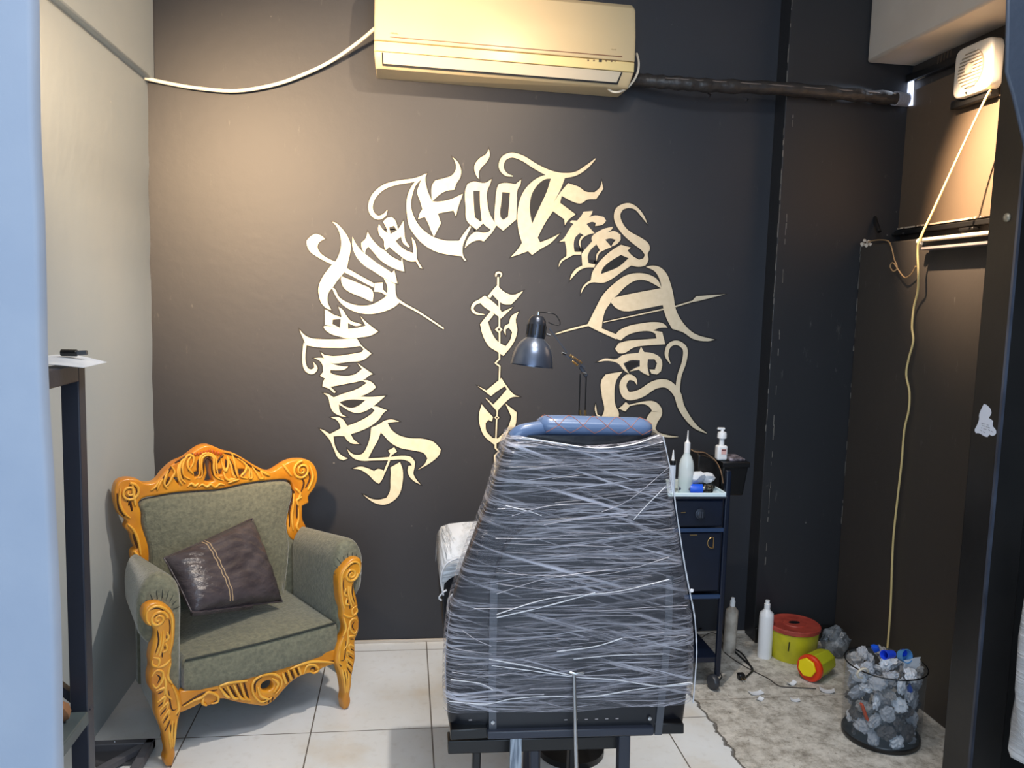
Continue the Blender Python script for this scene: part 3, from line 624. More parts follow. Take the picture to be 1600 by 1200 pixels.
# ---------------- exhaust fan ----------------
XFn = 2.055
fc = at(1517, 106, X=XFn); ef = thing('exhaust_fan', 'small square white exhaust fan with round slatted grille on the right-hand wall', 'fan', tuple(fc))
tl, tr_, br, bl = (at(*q, X=XFn) for q in ((1494, 77), (1551, 55), (1546, 140), (1485, 155)))
def bilin(u, v_): return (bl.lerp(br, u)).lerp(tl.lerp(tr_, u), v_)
yA, yB = (tl.y+bl.y)/2, (tr_.y+br.y)/2; zA, zB = (bl.z+br.z)/2, (tl.z+tr_.z)/2
cy_, cz_, hy, hz = (yA+yB)/2, (zA+zB)/2, abs(yA-yB)/2, (zB-zA)/2
loop = []
for k in range(48):
    t = 2*math.pi*k/48; c, s = math.cos(t), math.sin(t); e = .32
    loop.append((cy_+hy*math.copysign(abs(c)**e, c), cz_+hz*math.copysign(abs(s)**e, s)))
MB().carve([loop], .055, .012, lambda y, z, d: Vector((XFn+.0275+d, y, z)), 4).build('fan_housing', M_AC if 0 else mat('warm_white_plastic', (238, 230, 216), .32), ef, ang=60)
MB().box((XFn+.05, cy_-hy*.8, cz_-hz*.8), (XU, cy_+hy*.8, cz_+hz*.8)).build('fan_duct', M_BLACK, ef)
r_ = hy*.66
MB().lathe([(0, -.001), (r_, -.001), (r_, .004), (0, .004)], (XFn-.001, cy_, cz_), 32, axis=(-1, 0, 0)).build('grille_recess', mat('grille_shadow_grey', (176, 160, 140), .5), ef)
for k in range(11):
    z = cz_-r_*.9+k*r_*.18; hw = math.sqrt(max(0, r_*r_-(z-cz_)**2))*.97
    MB().box((XFn-.010, cy_-hw, z-.0035), (XFn-.003, cy_+hw, z+.0035)).build('grille_slat', mat('slat_plastic', (232, 222, 206), .35), ef, bevel=.001)
MB().lathe([(0, -.001), (.02, -.001), (.018, .006), (0, .007)], (XFn-.009, cy_, cz_), 20, axis=(-1, 0, 0)).build('grille_hub', mat('hub_plastic', (222, 208, 186), .35), ef)
p = at(1509.5, 145, X=XFn-.001); MB().lathe([(0, 0), (.004, 0), (.004, .002), (0, .002)], tuple(p), 12, axis=(-1, 0, 0)).build('indicator_dot', M_BLACK, ef)
q0, q1 = at(1497, 172, X=XU-.015), at(1560, 160, X=XU-.015)
single(MB().box((XU-.05, min(q0.y, q1.y), q0.z-.002), (XU-.0125, max(q0.y, q1.y), q0.z+.030)), 'under_fan_box', M_BLACKP, 'flat black box on the wall directly under the exhaust fan', 'box', (XU-.03, (q0.y+q1.y)/2, q0.z), bevel=.004)  # flat black box across the strip below the fan
# vent slots above the window
sl = MB(); 
for k in range(5):
    a = at(1467+k*5, 88-k*3, X=XU-.03); b = at(1465+k*5, 100-k*3, X=XU-.03); sl.bar(a, b, .004, .004)
vt = single(sl, 'wire_coil', mat('dull_wire', (120, 104, 90), .4, metal=.5), 'short coil of dull wire beside the top left of the exhaust fan', 'wire', tuple(at(1477, 90, X=XU-.03)))

# ---------------- ledge rail ----------------
XLg = 1.90
ra, rb = at(1436, 379, X=XLg), at(1546, 367, X=XLg)
yn = 2.16
rt = thing('wall_rail', 'cream-topped rail with a black slot running along the right-hand wall', 'rail', (XR, ra.y, ra.z))
MB().box((XLg, yn, ra.z+.002), (XR, ra.y, ra.z+.016)).build('top_strip', mat('cream_strip', (236, 220, 190), .4), rt, bevel=.004)
MB().box((XLg+.012, yn, ra.z-.018), (XR, ra.y-.004, ra.z+.002)).build('slot', M_BLACK, rt)
MB().box((XLg+.002, yn, ra.z-.028), (XR, ra.y-.004, ra.z-.018)).build('lower_lip', mat('grey_lip', (150, 140, 140), .4), rt, bevel=.002)
MB().lathe([(0, -.012), (.012, -.010), (.014, 0), (.012, .010), (0, .012)], (XLg+.008, ra.y+.004, ra.z+.004), 16, axis=(0, 1, 0)).build('end_cap', M_CABLE, rt, ang=60)

yc = [(1548,142,XFn+.03),(1541,152,2.02),(1500,238,1.98),(1460,325,1.93),(1438,372,1.893),(1434,392,1.893),(1435,425,1.90),(1434,455,1.925),(1428,480,1.935),(1425,510,1.935),(1427,533,1.935),(1420,560,1.935),(1416,585,1.935),(1421,612,1.935),(1420,640,1.935),(1413,672,1.935),(1409,720,1.935),(1404,765,1.935),(1400,800,1.935),(1396,840,1.935),(1394,880,1.935),(1392,940,1.935),(1389,985,1.93),(1386,1020,1.92)]
single(MB().tube(zig([at(x, y, X=X) for x, y, X in yc], 5), .0042, 8), 'hanging_cable', M_CABY, 'long thin yellowish cable hanging down the right-hand wall from the exhaust fan', 'cable', tuple(at(1420, 600, X=1.935)), ang=60)
wc = [(1356,378,1.94),(1372,375,1.94),(1388,377,1.94),(1394,390,1.935),(1397,404,1.93),(1402,418,1.93),(1396,424,1.925),(1391,416,1.925),(1396,411,1.925),(1408,428,1.93),(1415,434,1.93),(1424,428,1.93),(1431,416,1.925)]
single(MB().tube(zig([at(x, y, X=X) for x, y, X in wc], 5), .0028, 6), 'loose_wire', mat('old_beige_wire', (170, 138, 100), .5), 'short knotted brown wire hanging beside the cable below the window', 'wire', tuple(at(1397, 410, X=1.93)), ang=60)
cb = MB(); rnd = random.Random(8)
for k in range(5): cb.blob(at(1347+k*3.2, 383-rnd.random()*7, X=1.945), .009, rough=.4, seed=k, sub=1)
single(cb, 'plaster_crumb', mat('pale_plaster', (214, 204, 190), .8), 'lump of pale filler on the corner edge of the right-hand wall', 'plaster', tuple(at(1352, 381, X=1.945)))
cb = MB().tube(zig([at(1360, 330, X=2.02), at(1366, 338, X=2.01), at(1370, 352, X=2.0), at(1374, 362, X=2.0)], 4), .009, 7)
single(cb, 'cable_bracket', M_BLACKP, 'small black hook bracket beside the lower left window corner', 'bracket', tuple(at(1368, 345, X=2.0)))

# ---------------- front right pillar details ----------------
gs = [at(x, y, Y=1.72) for x, y in ((1577, -60), (1573, 112), (1584, 150), (1604, 236), (1660, 420), (1760, 420), (1760, -60))]
mb = MB(); k = len(gs); mb.add(gs+[p+Vector((0, .010, 0)) for p in gs], [tuple(range(k)), tuple(range(2*k-1, k-1, -1))]+[(i, (i+1) % k, (i+1) % k+k, i+k) for i in range(k)])
struct(mb.build('trim_3', mat('slate_grey_paint', (58, 66, 80), .6, bump=.2, bscale=40), bevel=.004))
bp_ = at(1574, 340, X=XP); single(MB().lathe([(0, 0), (.0125, 0), (.012, .004), (.006, .008), (0, .009)], tuple(bp_), 20, axis=(-1, 0, 0)), 'bolt', mat('worn_bolt', (170, 160, 140), .4, metal=.4), 'round pale bolt head high on the black front pillar', 'bolt', tuple(bp_), ang=60)
sk = [(1537.5,631),(1542,633),(1548,640),(1549,646),(1545,653),(1548,655),(1552,658),(1551,665),(1556,672),(1556,678),(1551,681),(1546,679),(1543,683),(1539,682),(1530,677),(1525,677),(1523,672),(1526,666),(1530,655),(1530,648)]
sp_ = at(1538, 658, X=XP-.0006); st = thing('sticker', 'small irregular white printed sticker on the black front pillar', 'sticker', tuple(sp_))
def onp(x, y, d=.0006): return at(x, y, X=XP-d)
MB().flat([smooth_loop(sk, 3, 60)], lambda x, y: onp(x, y)).build('paper', mat('sticker_paper', (214, 218, 230), .4), st, solid=.0004)
pm = MB()
for (x0, yy, x1, y1_) in ((1532,660,1545,664),(1534,664,1549,669),(1533,668,1542,671),(1544,671,1552,675),(1531,671.5,1540,676)):
    n_ = int((x1-x0)/1.6)
    for i in range(n_):
        if (i*7+int(yy)) % 5 == 0: continue
        a = x0+(x1-x0)*i/n_; b = a+1.1; c = yy+(y1_-yy)*i/n_
        pm.add([onp(a, c, .0016), onp(b, c+.3, .0016), onp(b, c+1.4, .0016), onp(a, c+1.1, .0016)], [(0, 1, 2, 3)])
pm.build('printed_lines', mat('grey_print', (110, 112, 126), .5), st)
# wrapped item at the right margin
wp = MB(); rows = []
for x, y, r in ((1604, 840, .02), (1604, 920, .03), (1604, 1000, .045), (1603, 1080, .055), (1602, 1140, .06), (1600, 1175, .065), (1600, 1188, .06)):
    p = at(x+22, y, Y=1.85); rows.append([p+Vector((r*math.cos(t)*(1+.12*math.sin(5*t+y)), r*math.sin(t)*(1+.12*math.sin(5*t+y)), 0)) for t in [2*math.pi*k/20 for k in range(20)]])
wp.loft(rows)
pw = rows[-1][0]
single(wp, 'wrapped_bundle', M_FILMW, 'film-wrapped grey bundle at the right edge behind the front pillar', 'bundle', tuple(pw), ang=60)
# ---------------- carved armchair ----------------
CO = Vector((-.4635, 2.763, 0)); CTH = math.atan2(.334, .535)
CXD = Vector((math.cos(CTH), math.sin(CTH), 0)); CYD = Vector((-math.sin(CTH), math.cos(CTH), 0))
ch = thing('armchair', 'carved golden wood armchair upholstered in grey-green velvet in the left corner', 'armchair', tuple(CO), CTH)
def cw(x, y, z): return CO+CXD*x+CYD*y+Vector((0, 0, z))
def cpl(px, py, ly):
    d = ray(px, py); t = (ly+CYD.dot(CO-EYE))/CYD.dot(d); P = EYE+d*t; q = P-CO
    return q.dot(CXD), P.z
def cz(t, ly, pts):  # zoom coordinates -> local (x, z) on plane y=ly
    ox, oy, sc = {'A': (150, 680, 3.636), 'B': (150, 870, 3.636), 'L': (200, 930, 4.444), 'K': (230, 680, 6.957)}[t]
    return [cpl(ox+x/sc, oy+y/sc, ly) for x, y in pts]
def spiral(cx, cz_, r0, turns, y, rw, start=0, ccw=1, end=.12):
    pts = []; n = int(turns*16)
    for k in range(n+1):
        t = k/n; a = start+ccw*2*math.pi*turns*t; r = r0*(1-t*(1-end)); pts.append(cw(cx+r*math.cos(a), y, cz_+r*math.sin(a)))
    return MB().tube(pts, [rw*(1-.4*k/n) for k in range(n+1)], 7)
YBK = .385
# back frame, traced in the plane of the back
ring = [(240,757),(212,762),(205,710),(200,660),(222,640),(205,600),(190,555),(160,520),(170,488),(130,450),(105,380),(100,310),(120,262),(165,242),(230,248),(270,268),(330,262),(380,205),(440,152),(500,125),(560,80),(600,58),(640,54),(720,85),(780,100),(830,128),(900,170),(985,203),(1040,175),(1080,150),(1140,135),(1205,142),(1240,180),(1252,240),(1232,300),(1200,345),(1202,380),(1165,400),(1168,480),(1187,520),(1182,550),(1160,570),(1177,600),(1110,592),(1083,560),(1075,500),(1090,420),(1110,340),(1110,290),(1092,256),(1000,252),(900,262),(820,275),(700,303),(560,313),(450,322),(330,342),(262,355),(237,380),(250,430),(252,500),(270,560),(290,620),(296,700),(290,735)]
ringl = smooth_loop(cz('A', YBK, ring), 3, 62)
def kz(pts): return cz('K', YBK, pts)
def big(q, k=1.22):
    cx_ = sum(p[0] for p in q)/len(q); cy_ = sum(p[1] for p in q)/len(q); return [(cx_+(p[0]-cx_)*k, cy_+(p[1]-cy_)*k) for p in q]
holes = [smooth_loop(kz(big(q)), 2, 80) for q in ([(632,275),(662,262),(670,330),(672,390),(700,470),(660,480),(615,470),(640,400),(630,340)], [(505,400),(560,385),(565,430),(510,445)], [(742,375),(798,368),(795,415),(748,412)], [(985,372),(1045,372),(1020,440),(992,420)], [(280,458),(335,458),(325,512)])]
bf = MB().carve([ringl]+holes, .050, .008, lambda x, z, d: cw(x, YBK+.010+d, z), 3).build('back_frame', M_GOLD, ch, ang=50)
YR = YBK-.017  # relief height
def relief(t, strokes, ly, mat_, name, r=.004, fl=.7, parent=bf):
    mb = MB()
    for s_ in strokes:
        pts = catmull(cz(t, ly, s_), 5); n = len(pts)
        mb.tube([cw(x, ly, z) for x, z in pts], [r*(.35+.65*math.sin(math.pi*min(.5, (i+.6)/n if i < n/2 else (n-i)/n))) for i in range(n)], 7)
    o = mb.build(name, mat_, ch, ang=60); o.parent = parent; return o
fl_ = [[(575,470),(598,420),(590,330),(600,250),(660,215),(722,250),(722,360),(745,450),(830,490)], [(540,470),(572,400),(570,270),(610,205),(680,200),(745,250),(752,340),(770,420)],
       [(500,420),(450,360),(440,290),(480,230)], [(470,480),(400,440),(385,330),(440,220),(500,235),(500,300),(470,360)], [(420,520),(370,470),(350,380),(370,290),(420,240)], [(380,540),(345,480),(330,400),(345,310)],
       [(800,250),(820,330),(850,390),(880,320),(870,230)], [(870,230),(910,330),(930,420),(960,470),(900,470)], [(920,200),(950,300),(970,400),(990,460)], [(830,400),(850,460),(890,490),(960,480)],
       [(980,250),(1040,290),(1080,340),(1060,400),(1020,450),(1090,470)], [(1060,300),(1110,370),(1110,460),(1140,460),(1130,370)], [(1140,340),(1190,410),(1230,470),(1260,460),(1230,390)], [(1230,390),(1290,420),(1330,440)],
       [(260,330),(300,400),(270,460),(230,530),(190,560)], [(230,380),(200,450),(185,530),(220,580)], [(170,470),(130,540),(110,600)], [(130,500),(90,560),(40,600)],
       [(560,560),(600,535),(650,560),(690,535),(740,565),(790,530),(840,540)], [(440,560),(480,525),(520,550),(560,520)], [(880,520),(930,500),(1000,480)]]
relief('K', fl_, YR, M_GOLDL, 'crest_carving', .0050)
gl = [[(520+k*32, 150+abs(5-k)*9), (528+k*30, 200+abs(5-k)*5)] for k in range(10)]
relief('K', [[a, ((a[0]+b[0])/2, (a[1]+b[1])/2), b] for a, b in gl], YR, mat('reddish_stained_wood', (176, 78, 22), .4), 'crest_fluting', .004)
gz = [[(585,460),(612,400),(615,300),(650,245),(700,290),(705,380),(735,450),(800,470)], [(545,400),(550,300),(585,230)], [(765,300),(790,250),(830,220)], [(400,500),(365,400),(400,270)], [(900,260),(945,380),(975,460)], [(1090,330),(1125,430)], [(1170,370),(1220,460)], [(240,450),(205,540)], [(140,500),(100,590)], [(300,300),(430,230),(500,200)], [(830,190),(950,225),(1100,320),(1240,400)], [(100,560),(200,440),(270,330)], [(460,330),(450,370),(480,400)], [(850,260),(860,350)]]
relief('K', gz, YR+.002, M_GROOVE_SHADE, 'crest_grooves', .0042)
# scrolls on the ears
for side, (ccx, ccz), r0 in ((1, cz('A', YBK, [(1160, 195)])[0], .030), (-1, cz('A', YBK, [(185, 320)])[0], .026)):
    o = spiral(ccx, ccz, r0*1.25, 1.9, YR, .0058, start=math.pi/2 if side > 0 else math.pi/2, ccw=side).build('ear_scroll', M_GOLDL, ch, ang=60); o.parent = bf
    o = spiral(ccx, ccz, r0*1.05, 1.7, YR+.002, .003, start=math.pi/2, ccw=side).build('ear_groove', M_GROOVE_SHADE, ch, ang=60); o.parent = bf
er = [[(1110,230),(1080,190),(1060,165)], [(1130,300),(1160,330),(1150,360)], [(1170,350),(1140,370),(1150,400)], [(1125,330),(1120,400),(1112,470),(1120,540)], [(1150,420),(1150,480),(1140,520),(1160,545),(1172,525)], [(140,300),(135,380),(160,440),(195,470)], [(205,270),(215,340),(225,400)], [(180,505),(215,540),(240,600),(255,680)], [(215,660),(240,690),(250,730)], [(1215,170),(1232,240),(1205,310)]]
relief('A', er, YR, M_GOLDL, 'post_carving', .0052)
eg = [[(1100,300),(1125,330),(1100,420),(1100,520)], [(1140,370),(1140,470)], [(190,360),(205,430)], [(175,380),(195,350),(185,400)], [(210,560),(235,640)], [(1160,230),(1180,270),(1165,320)], [(120,330),(130,410),(160,460)], [(1195,180),(1215,240),(1190,300)]]
relief('A', eg, YR+.002, M_GROOVE_SHADE, 'post_grooves', .0038)

# upholstered back
bu = [(258,372),(240,395),(252,440),(255,505),(272,565),(292,640),(296,740),(300,900),(1060,900),(1090,620),(1080,555),(1074,500),(1088,420),(1106,345),(1106,300),(1088,268),(1000,262),(900,272),(820,285),(700,312),(560,323),(450,332),(330,352)]
bl_ = cz('A', YBK, bu)
xs = [p[0] for p in bl_]; x0b, x1b = min(xs), max(xs)
def span(z):
    hit = []
    n = len(bl_)
    for i in range(n):
        a, b = bl_[i], bl_[(i+1) % n]
        if (a[1]-z)*(b[1]-z) <= 0 and abs(a[1]-b[1]) > 1e-9: hit.append(a[0]+(b[0]-a[0])*(z-a[1])/(b[1]-a[1]))
    return (min(hit), max(hit)) if len(hit) > 1 else None
zl = min(p[1] for p in bl_)+.002
mb = MB().carve([smooth_loop(bl_, 3, 60)], .05, .018, lambda x, z, d: cw(x, YBK+.003+d, z), 5)
NB = 16; rows = []
bo = mb.build('back_upholstery', M_GREEN, ch, ang=60)
# puffed front of the back
mb = MB(); NU, NV = 22, 18; zt_ = max(p[1] for p in bl_)
def inside_top(x):  # top edge height at x
    best = None; n = len(bl_)
    for i in range(n):
        a, b = bl_[i], bl_[(i+1) % n]
        if (a[0]-x)*(b[0]-x) <= 0 and abs(a[0]-b[0]) > 1e-9:
            z = a[1]+(b[1]-a[1])*(x-a[0])/(b[0]-a[0]); best = z if best is None else max(best, z)
    return best
rows = []
for j in range(NV+1):
    v_ = j/NV; row = []
    for i in range(NU+1):
        u = i/NU
        zz = .30+(.74-.30)*v_; sp1 = span(min(max(zz, zl), .72)) or (x0b, x1b)
        x = sp1[0]+.010+(sp1[1]-sp1[0]-.020)*u; top = (inside_top(x) or .75)-.008; z = .30+(top-.30)*v_
        d = (1-abs(2*u-1)**3.2)*(1-max(0, v_*1.0)**6*1.0)
        row.append(cw(x, YBK-.022-.040*d*(1-.25*v_), z))
    rows.append(row)
MB().sheet(rows).build('back_cushioning', M_GREEN, ch, ang=80)
MB().box((-.30, .39, .12), (.30, .405, .55)).v
bk = MB(); 
for a in (1,):
    vs = [cw(x, y, z) for x, y, z in ((-.30,.375,.10),(.33,.375,.10),(.33,.41,.10),(-.30,.41,.10),(-.30,.375,.6),(.33,.375,.6),(.33,.41,.6),(-.30,.41,.6))]
    bk.add(vs, [(0,3,2,1),(4,5,6,7),(0,1,5,4),(1,2,6,5),(2,3,7,6),(3,0,4,7)])
bk.build('lower_back_panel', M_GREEN, ch, bevel=.008)

# rolled arms
def arm(side):
    base = [(.272,.16),(.268,.30),(.266,.42),(.262,.50),(.268,.56),(.292,.600),(.335,.622),(.38,.618),(.415,.592),(.436,.55),(.440,.495),(.430,.435),(.398,.402),(.366,.375),(.356,.25),(.354,.11),(.31,.11)]
    loop = catmull(base, 3, closed=True)
    rows = []
    ys = [-.012, -.004, .010, .03, .08, .14, .20, .26, .31, .345]
    for y in ys:
        t = max(0, y)/.35; ins = .022 if y < -.008 else .009 if y < 0 else .002 if y < .02 else 0
        row = []
        cxm, czm = .325, .48
        for x, z in loop:
            x = .27+(x-.27)*(.76 if side < 0 else .66)
            xx = x-((.030+(.05 if z < .43 else .02))*t*max(0, (x-.29)/.10)); zz = z-.035*t*max(0, (z-.42)/.2)
            L_ = math.hypot(xx-cxm, (zz-czm) if zz > .40 else 0.0001+abs(zz-.40)*0) or 1
            xx += (cxm-xx)/L_*ins; zz += ((czm-zz)/L_*ins if zz > .40 else 0)
            row.append(cw(side*xx, y, zz))
        rows.append(row)
    a = MB().loft(rows).build('arm', M_GREEN, ch, ang=70)
    # gathered pleats round the scroll
    pl = MB()
    for k in range(9):
        an = math.radians(20+k*20); c0 = (.334 if side < 0 else .322, .505)
        p0 = (c0[0]+.040*math.cos(an), c0[1]+.042*math.sin(an)); p1 = (c0[0]+.062*math.cos(an), c0[1]+.088*math.sin(an))
        pl.tube([cw(side*p0[0], -.014, p0[1]), cw(side*(p0[0]*.5+p1[0]*.5), -.013, (p0[1]+p1[1])/2), cw(side*p1[0], -.004, p1[1])], [.0013, .0010, .0006], 5)
    pl2 = pl.build('pleat', M_GREENP, ch, ang=60); pl2.parent = a
arm(-1); arm(1)
# seat cushion
rows = []
for z, ins, cr in ((.212, .012, 0), (.220, .003, 0), (.250, 0, 0), (.300, 0, 0), (.322, .003, 0), (.332, .012, 0)):
    row = []
    N_ = 14
    x0_, x1_, y0_, y1_ = -.268+ins, .268-ins, -.022+ins, .375
    for i in range(N_): row.append((x0_+(x1_-x0_)*i/N_, y0_-.012*math.sin(math.pi*i/N_)))
    for i in range(N_): row.append((x1_, y0_+(y1_-y0_)*i/N_))
    for i in range(N_): row.append((x1_-(x1_-x0_)*i/N_, y1_))
    for i in range(N_): row.append((x0_, y1_-(y1_-y0_)*i/N_))
    rows.append([cw(x, y, z) for x, y in row])
sc_ = MB().loft(rows, cap=False)
top = []
for j in range(13):
    top.append([cw(-.256+.512*i/16, -.010-.012*math.sin(math.pi*i/16)*(1-j/12)+.385*j/12, .332+.020*math.sin(math.pi*i/16)**.6*math.sin(math.pi*.5*min(1, j/4))**.7) for i in range(17)])
sc_.sheet(top)
se = sc_.build('seat_cushion', M_GREEN, ch, ang=70)
pp_ = [cw(-.262+.524*i/20, -.020-.012*math.sin(math.pi*i/20), .330) for i in range(21)]
o = MB().tube(pp_, .0034, 7).build('piping', M_GREENP, ch, ang=60); o.parent = se
mb = MB(); mb.add([cw(x, y, z) for x, y, z in ((-.27,-.012,.185),(.27,-.012,.185),(.27,.36,.185),(-.27,.36,.185),(-.27,-.012,.222),(.27,-.012,.222),(.27,.36,.222),(-.27,.36,.222))], [(0,3,2,1),(4,5,6,7),(0,1,5,4),(1,2,6,5),(2,3,7,6),(3,0,4,7)])
mb.build('seat_base', mat('dark_grey_cloth', (56, 62, 60), .8), ch, bevel=.005)

# front apron with carving, front posts with scrolls and legs
YA = -.018
ap = [(470,775),(480,760),(600,745),(700,708),(900,650),(1100,590),(1250,545),(1370,520),(1390,560),(1385,600),(1300,625),(1250,650),(1180,668),(1120,700),(1060,760),(1010,815),(960,845),(900,840),(860,835),(780,820),(700,805),(640,845),(600,830),(560,850),(480,885),(462,850)]
al = smooth_loop(cz('B', YA, ap), 3, 60)
hl = smooth_loop(cz('B', YA, [(945,715),(985,700),(1005,725),(990,755),(955,760),(935,740)]), 2, 90)
ao = MB().carve([al, hl], .034, .007, lambda x, z, d: cw(x, YA+.012+d, z), 3).build('front_apron', M_GOLD, ch, ang=50)
YAr = YA-.008
as_ = [[(500,850),(560,815),(600,800),(640,770),(690,790),(690,825),(655,835)], [(612,800),(605,830),(630,845)], [(700,740),(740,790),(760,800)], [(740,730),(780,800),(810,805)], [(780,725),(820,800),(850,810)], [(820,715),(850,800),(880,815)], [(700,735),(760,715),(860,705)],
       [(1000,800),(940,825),(895,780),(890,720),(930,680),(1000,665),(1050,690),(1050,740),(1020,780)], [(1060,660),(1080,720)], [(1090,645),(1110,700)], [(1120,635),(1140,680)], [(1150,625),(1165,670)], [(1180,665),(1200,620),(1240,615),(1265,640),(1240,660),(1215,650)], [(1100,640),(1170,610),(1240,595),(1350,600)], [(920,740),(935,790),(985,810)], [(1000,690),(1035,720),(1010,770)]]
relief('B', as_, YAr, M_GOLDL, 'apron_carving', .0052, parent=ao)
ag = [[(480,850),(560,800),(620,770),(690,755)], [(720,745),(760,800)], [(760,735),(800,805)], [(800,722),(835,805)], [(840,715),(868,812)], [(905,770),(905,715),(945,680)], [(1075,655),(1095,710)], [(1105,642),(1125,690)], [(1135,632),(1152,672)], [(1215,640),(1235,630),(1245,645)], [(980,830),(985,800)], [(1000,820),(1005,795)], [(960,832),(965,805)], [(1300,600),(1370,590)]]
relief('B', ag, YAr+.003, M_GROOVE_SHADE, 'apron_grooves', .0036, parent=ao)

postL = [(100,110),(115,75),(150,52),(200,45),(250,60),(295,95),(322,150),(325,230),(318,330),(300,410),(302,470),(288,540),(300,600),(340,650),(362,700),(372,780),(352,830),(335,900),(322,980),(315,1050),(322,1100),(312,1150),(305,1185),(262,1185),(248,1140),(258,1090),(245,1020),(235,950),(212,890),(190,830),(188,760),(182,690),(152,650),(142,560),(155,500),(148,440),(165,350),(182,270),(170,225),(125,205),(102,160)]
relL = [[(150,205),(125,170),(130,110),(180,75),(240,85),(290,130),(302,200),(298,320),(280,400)], [(225,250),(215,340),(190,410)], [(240,240),(235,330),(210,420)], [(262,250),(275,290),(250,320)], [(255,330),(265,370),(235,395)], [(170,430),(210,440),(200,490),(165,480),(165,450)], [(200,500),(250,480),(290,440)], [(160,560),(190,520),(235,530),(230,590),(190,640),(165,610)], [(245,560),(255,600),(260,680),(300,720)], [(190,660),(250,640),(245,690)], [(200,740),(250,700),(235,760)], [(210,800),(270,740),(260,790)], [(225,860),(280,790),(270,830)], [(240,900),(280,830)], [(300,860),(290,950),(295,1040)], [(325,850),(312,940),(305,1040)], [(270,900),(275,980),(285,1050)], [(300,620),(330,690),(345,780),(320,820)], [(290,470),(270,560),(300,610)]]
grvL = [[(165,190),(165,160),(200,135),(240,160),(230,195),(195,190),(200,165)], [(275,150),(285,220),(275,320)], [(200,240),(205,320),(180,410)], [(262,270),(262,300)], [(248,345),(250,375)], [(232,390),(230,430)], [(185,540),(215,570),(190,620)], [(200,680),(240,660)], [(205,770),(255,720)], [(215,830),(270,765)], [(232,880),(280,810)], [(245,930),(285,850)], [(310,860),(298,960),(292,1040)], [(275,640),(280,700),(300,790),(345,770)], [(285,880),(282,960)], [(150,100),(200,85),(250,110)], [(330,830),(350,760)]]
def mirror(pts): return [(-x, z) for x, z in pts]
YP = -.030
def front_post(mir):
    L0 = cz('L', YP, postL); zmin = min(p[1] for p in L0); L0 = [(x, z-zmin) for x, z in L0]
    if mir:
        L0 = [(-x-.020-.024*z, z*1.0+.012*(z/.5)) for x, z in L0]; L0 = [(x, max(0, z)) for x, z in L0]
    sl = smooth_loop(L0, 3, 60)
    o = MB().carve([sl], .052, .012, lambda x, z, d: cw(x, YP+.016+d+.030*math.sin(min(1, max(0, z/.2))*math.pi)*-.35, z), 4).build('front_post', M_GOLD, ch, ang=50)
    def tr(strokes, name, m, r, dy):
        mb = MB()
        for s_ in strokes:
            P = [(x, z-zmin) for x, z in cz('L', YP, s_)]
            if mir: P = [(-x-.020-.024*z, z+.012*(z/.5)) for x, z in P]
            pts = catmull(P, 5); n = len(pts)
            mb.tube([cw(x, YP-.009+dy+.030*math.sin(min(1, max(0, z/.2))*math.pi)*-.35, z) for x, z in pts], [r*(.4+.6*math.sin(math.pi*(i+.5)/n)) for i in range(n)], 7)
        q = mb.build(name, m, ch, ang=60); q.parent = o
    tr(relL, 'post_carving', M_GOLDL, .0046, 0); tr(grvL, 'post_grooves', M_GROOVE_SHADE, .0034, .001)
    c0 = cz('L', YP, [(205, 165)])[0]; c0 = (c0[0], c0[1]-zmin)
    if mir: c0 = (-c0[0]-.032, c0[1]+.012)
    q = spiral(c0[0], c0[1], .026, 1.9, YP-.009, .0055, start=0, ccw=-1 if mir else 1).build('arm_scroll', M_GOLDL, ch, ang=60); q.parent = o
front_post(False); front_post(True)
for sx in (-.62, 1):
    pts = [cw(sx*.28, .36, .16), cw(sx*.28, .365, .10), cw(sx*.285, .375, .04), cw(sx*.29, .385, 0)]
    MB().tube(pts, [.024, .022, .017, .014], 8).build('back_leg', M_GOLD, ch, ang=60)
# pulled threads
th_ = cw(.04, .10, .354)

# ---------------- leather cushion on the armchair ----------------
cTL, cTR, cBR, cBL = None, None, None, None
def cl(px, py, ly): x, z = cpl(px, py, ly); return cw(x, ly, z)
cTL, cTR, cBR, cBL = cl(256, 872, .17), cl(394, 810, .325), cl(441, 940, .155), cl(300, 958, .045)
nrm = (cTR-cTL).cross(cBL-cTL).normalized()
if nrm.dot(EYE-cTL) < 0: nrm = -nrm
def pillow_pt(u, v_, side, rnd=None):
    p = cTL.lerp(cTR, u).lerp(cBL.lerp(cBR, u), v_)
    a, b = 2*u-1, 2*v_-1
    # edges draw in between the corners
    cen = (cTL+cTR+cBR+cBL)/4; pull = .035*((1-a*a)*abs(b)**3+(1-b*b)*abs(a)**3)
    p = p.lerp(cen, pull*.6)
    h_ = max(0, (1-a**4)*(1-b**4))**.5
    wr = .0045*math.sin(11*a+9*b+2*math.sin(4*b))*max(0, a*.6+.3)*h_ + .0026*math.sin(23*b-9*a+3*math.sin(5*a))*h_
    return p+nrm*side*(.060*h_+wr*(1 if side > 0 else 0))
cu_t = thing('cushion', 'square dark brown leather cushion tilted on the green armchair seat', 'cushion', tuple(cBL))
mb = MB(); NU = 30
for side in (1, -1): mb.sheet([[pillow_pt(i/NU, j/NU, side) for i in range(NU+1)] for j in range(NU+1)])
mb.build('cover', M_LEATH, cu_t, ang=80)
sm = MB()
for du in (.345, .375):
    sm.tube([pillow_pt(du+.02*(j/24-.5), j/24, 1)+nrm*.001 for j in range(1, 24)], .0019, 6)
sm.build('seam_stitching', M_STITCH, cu_t, ang=60)
ed = MB()
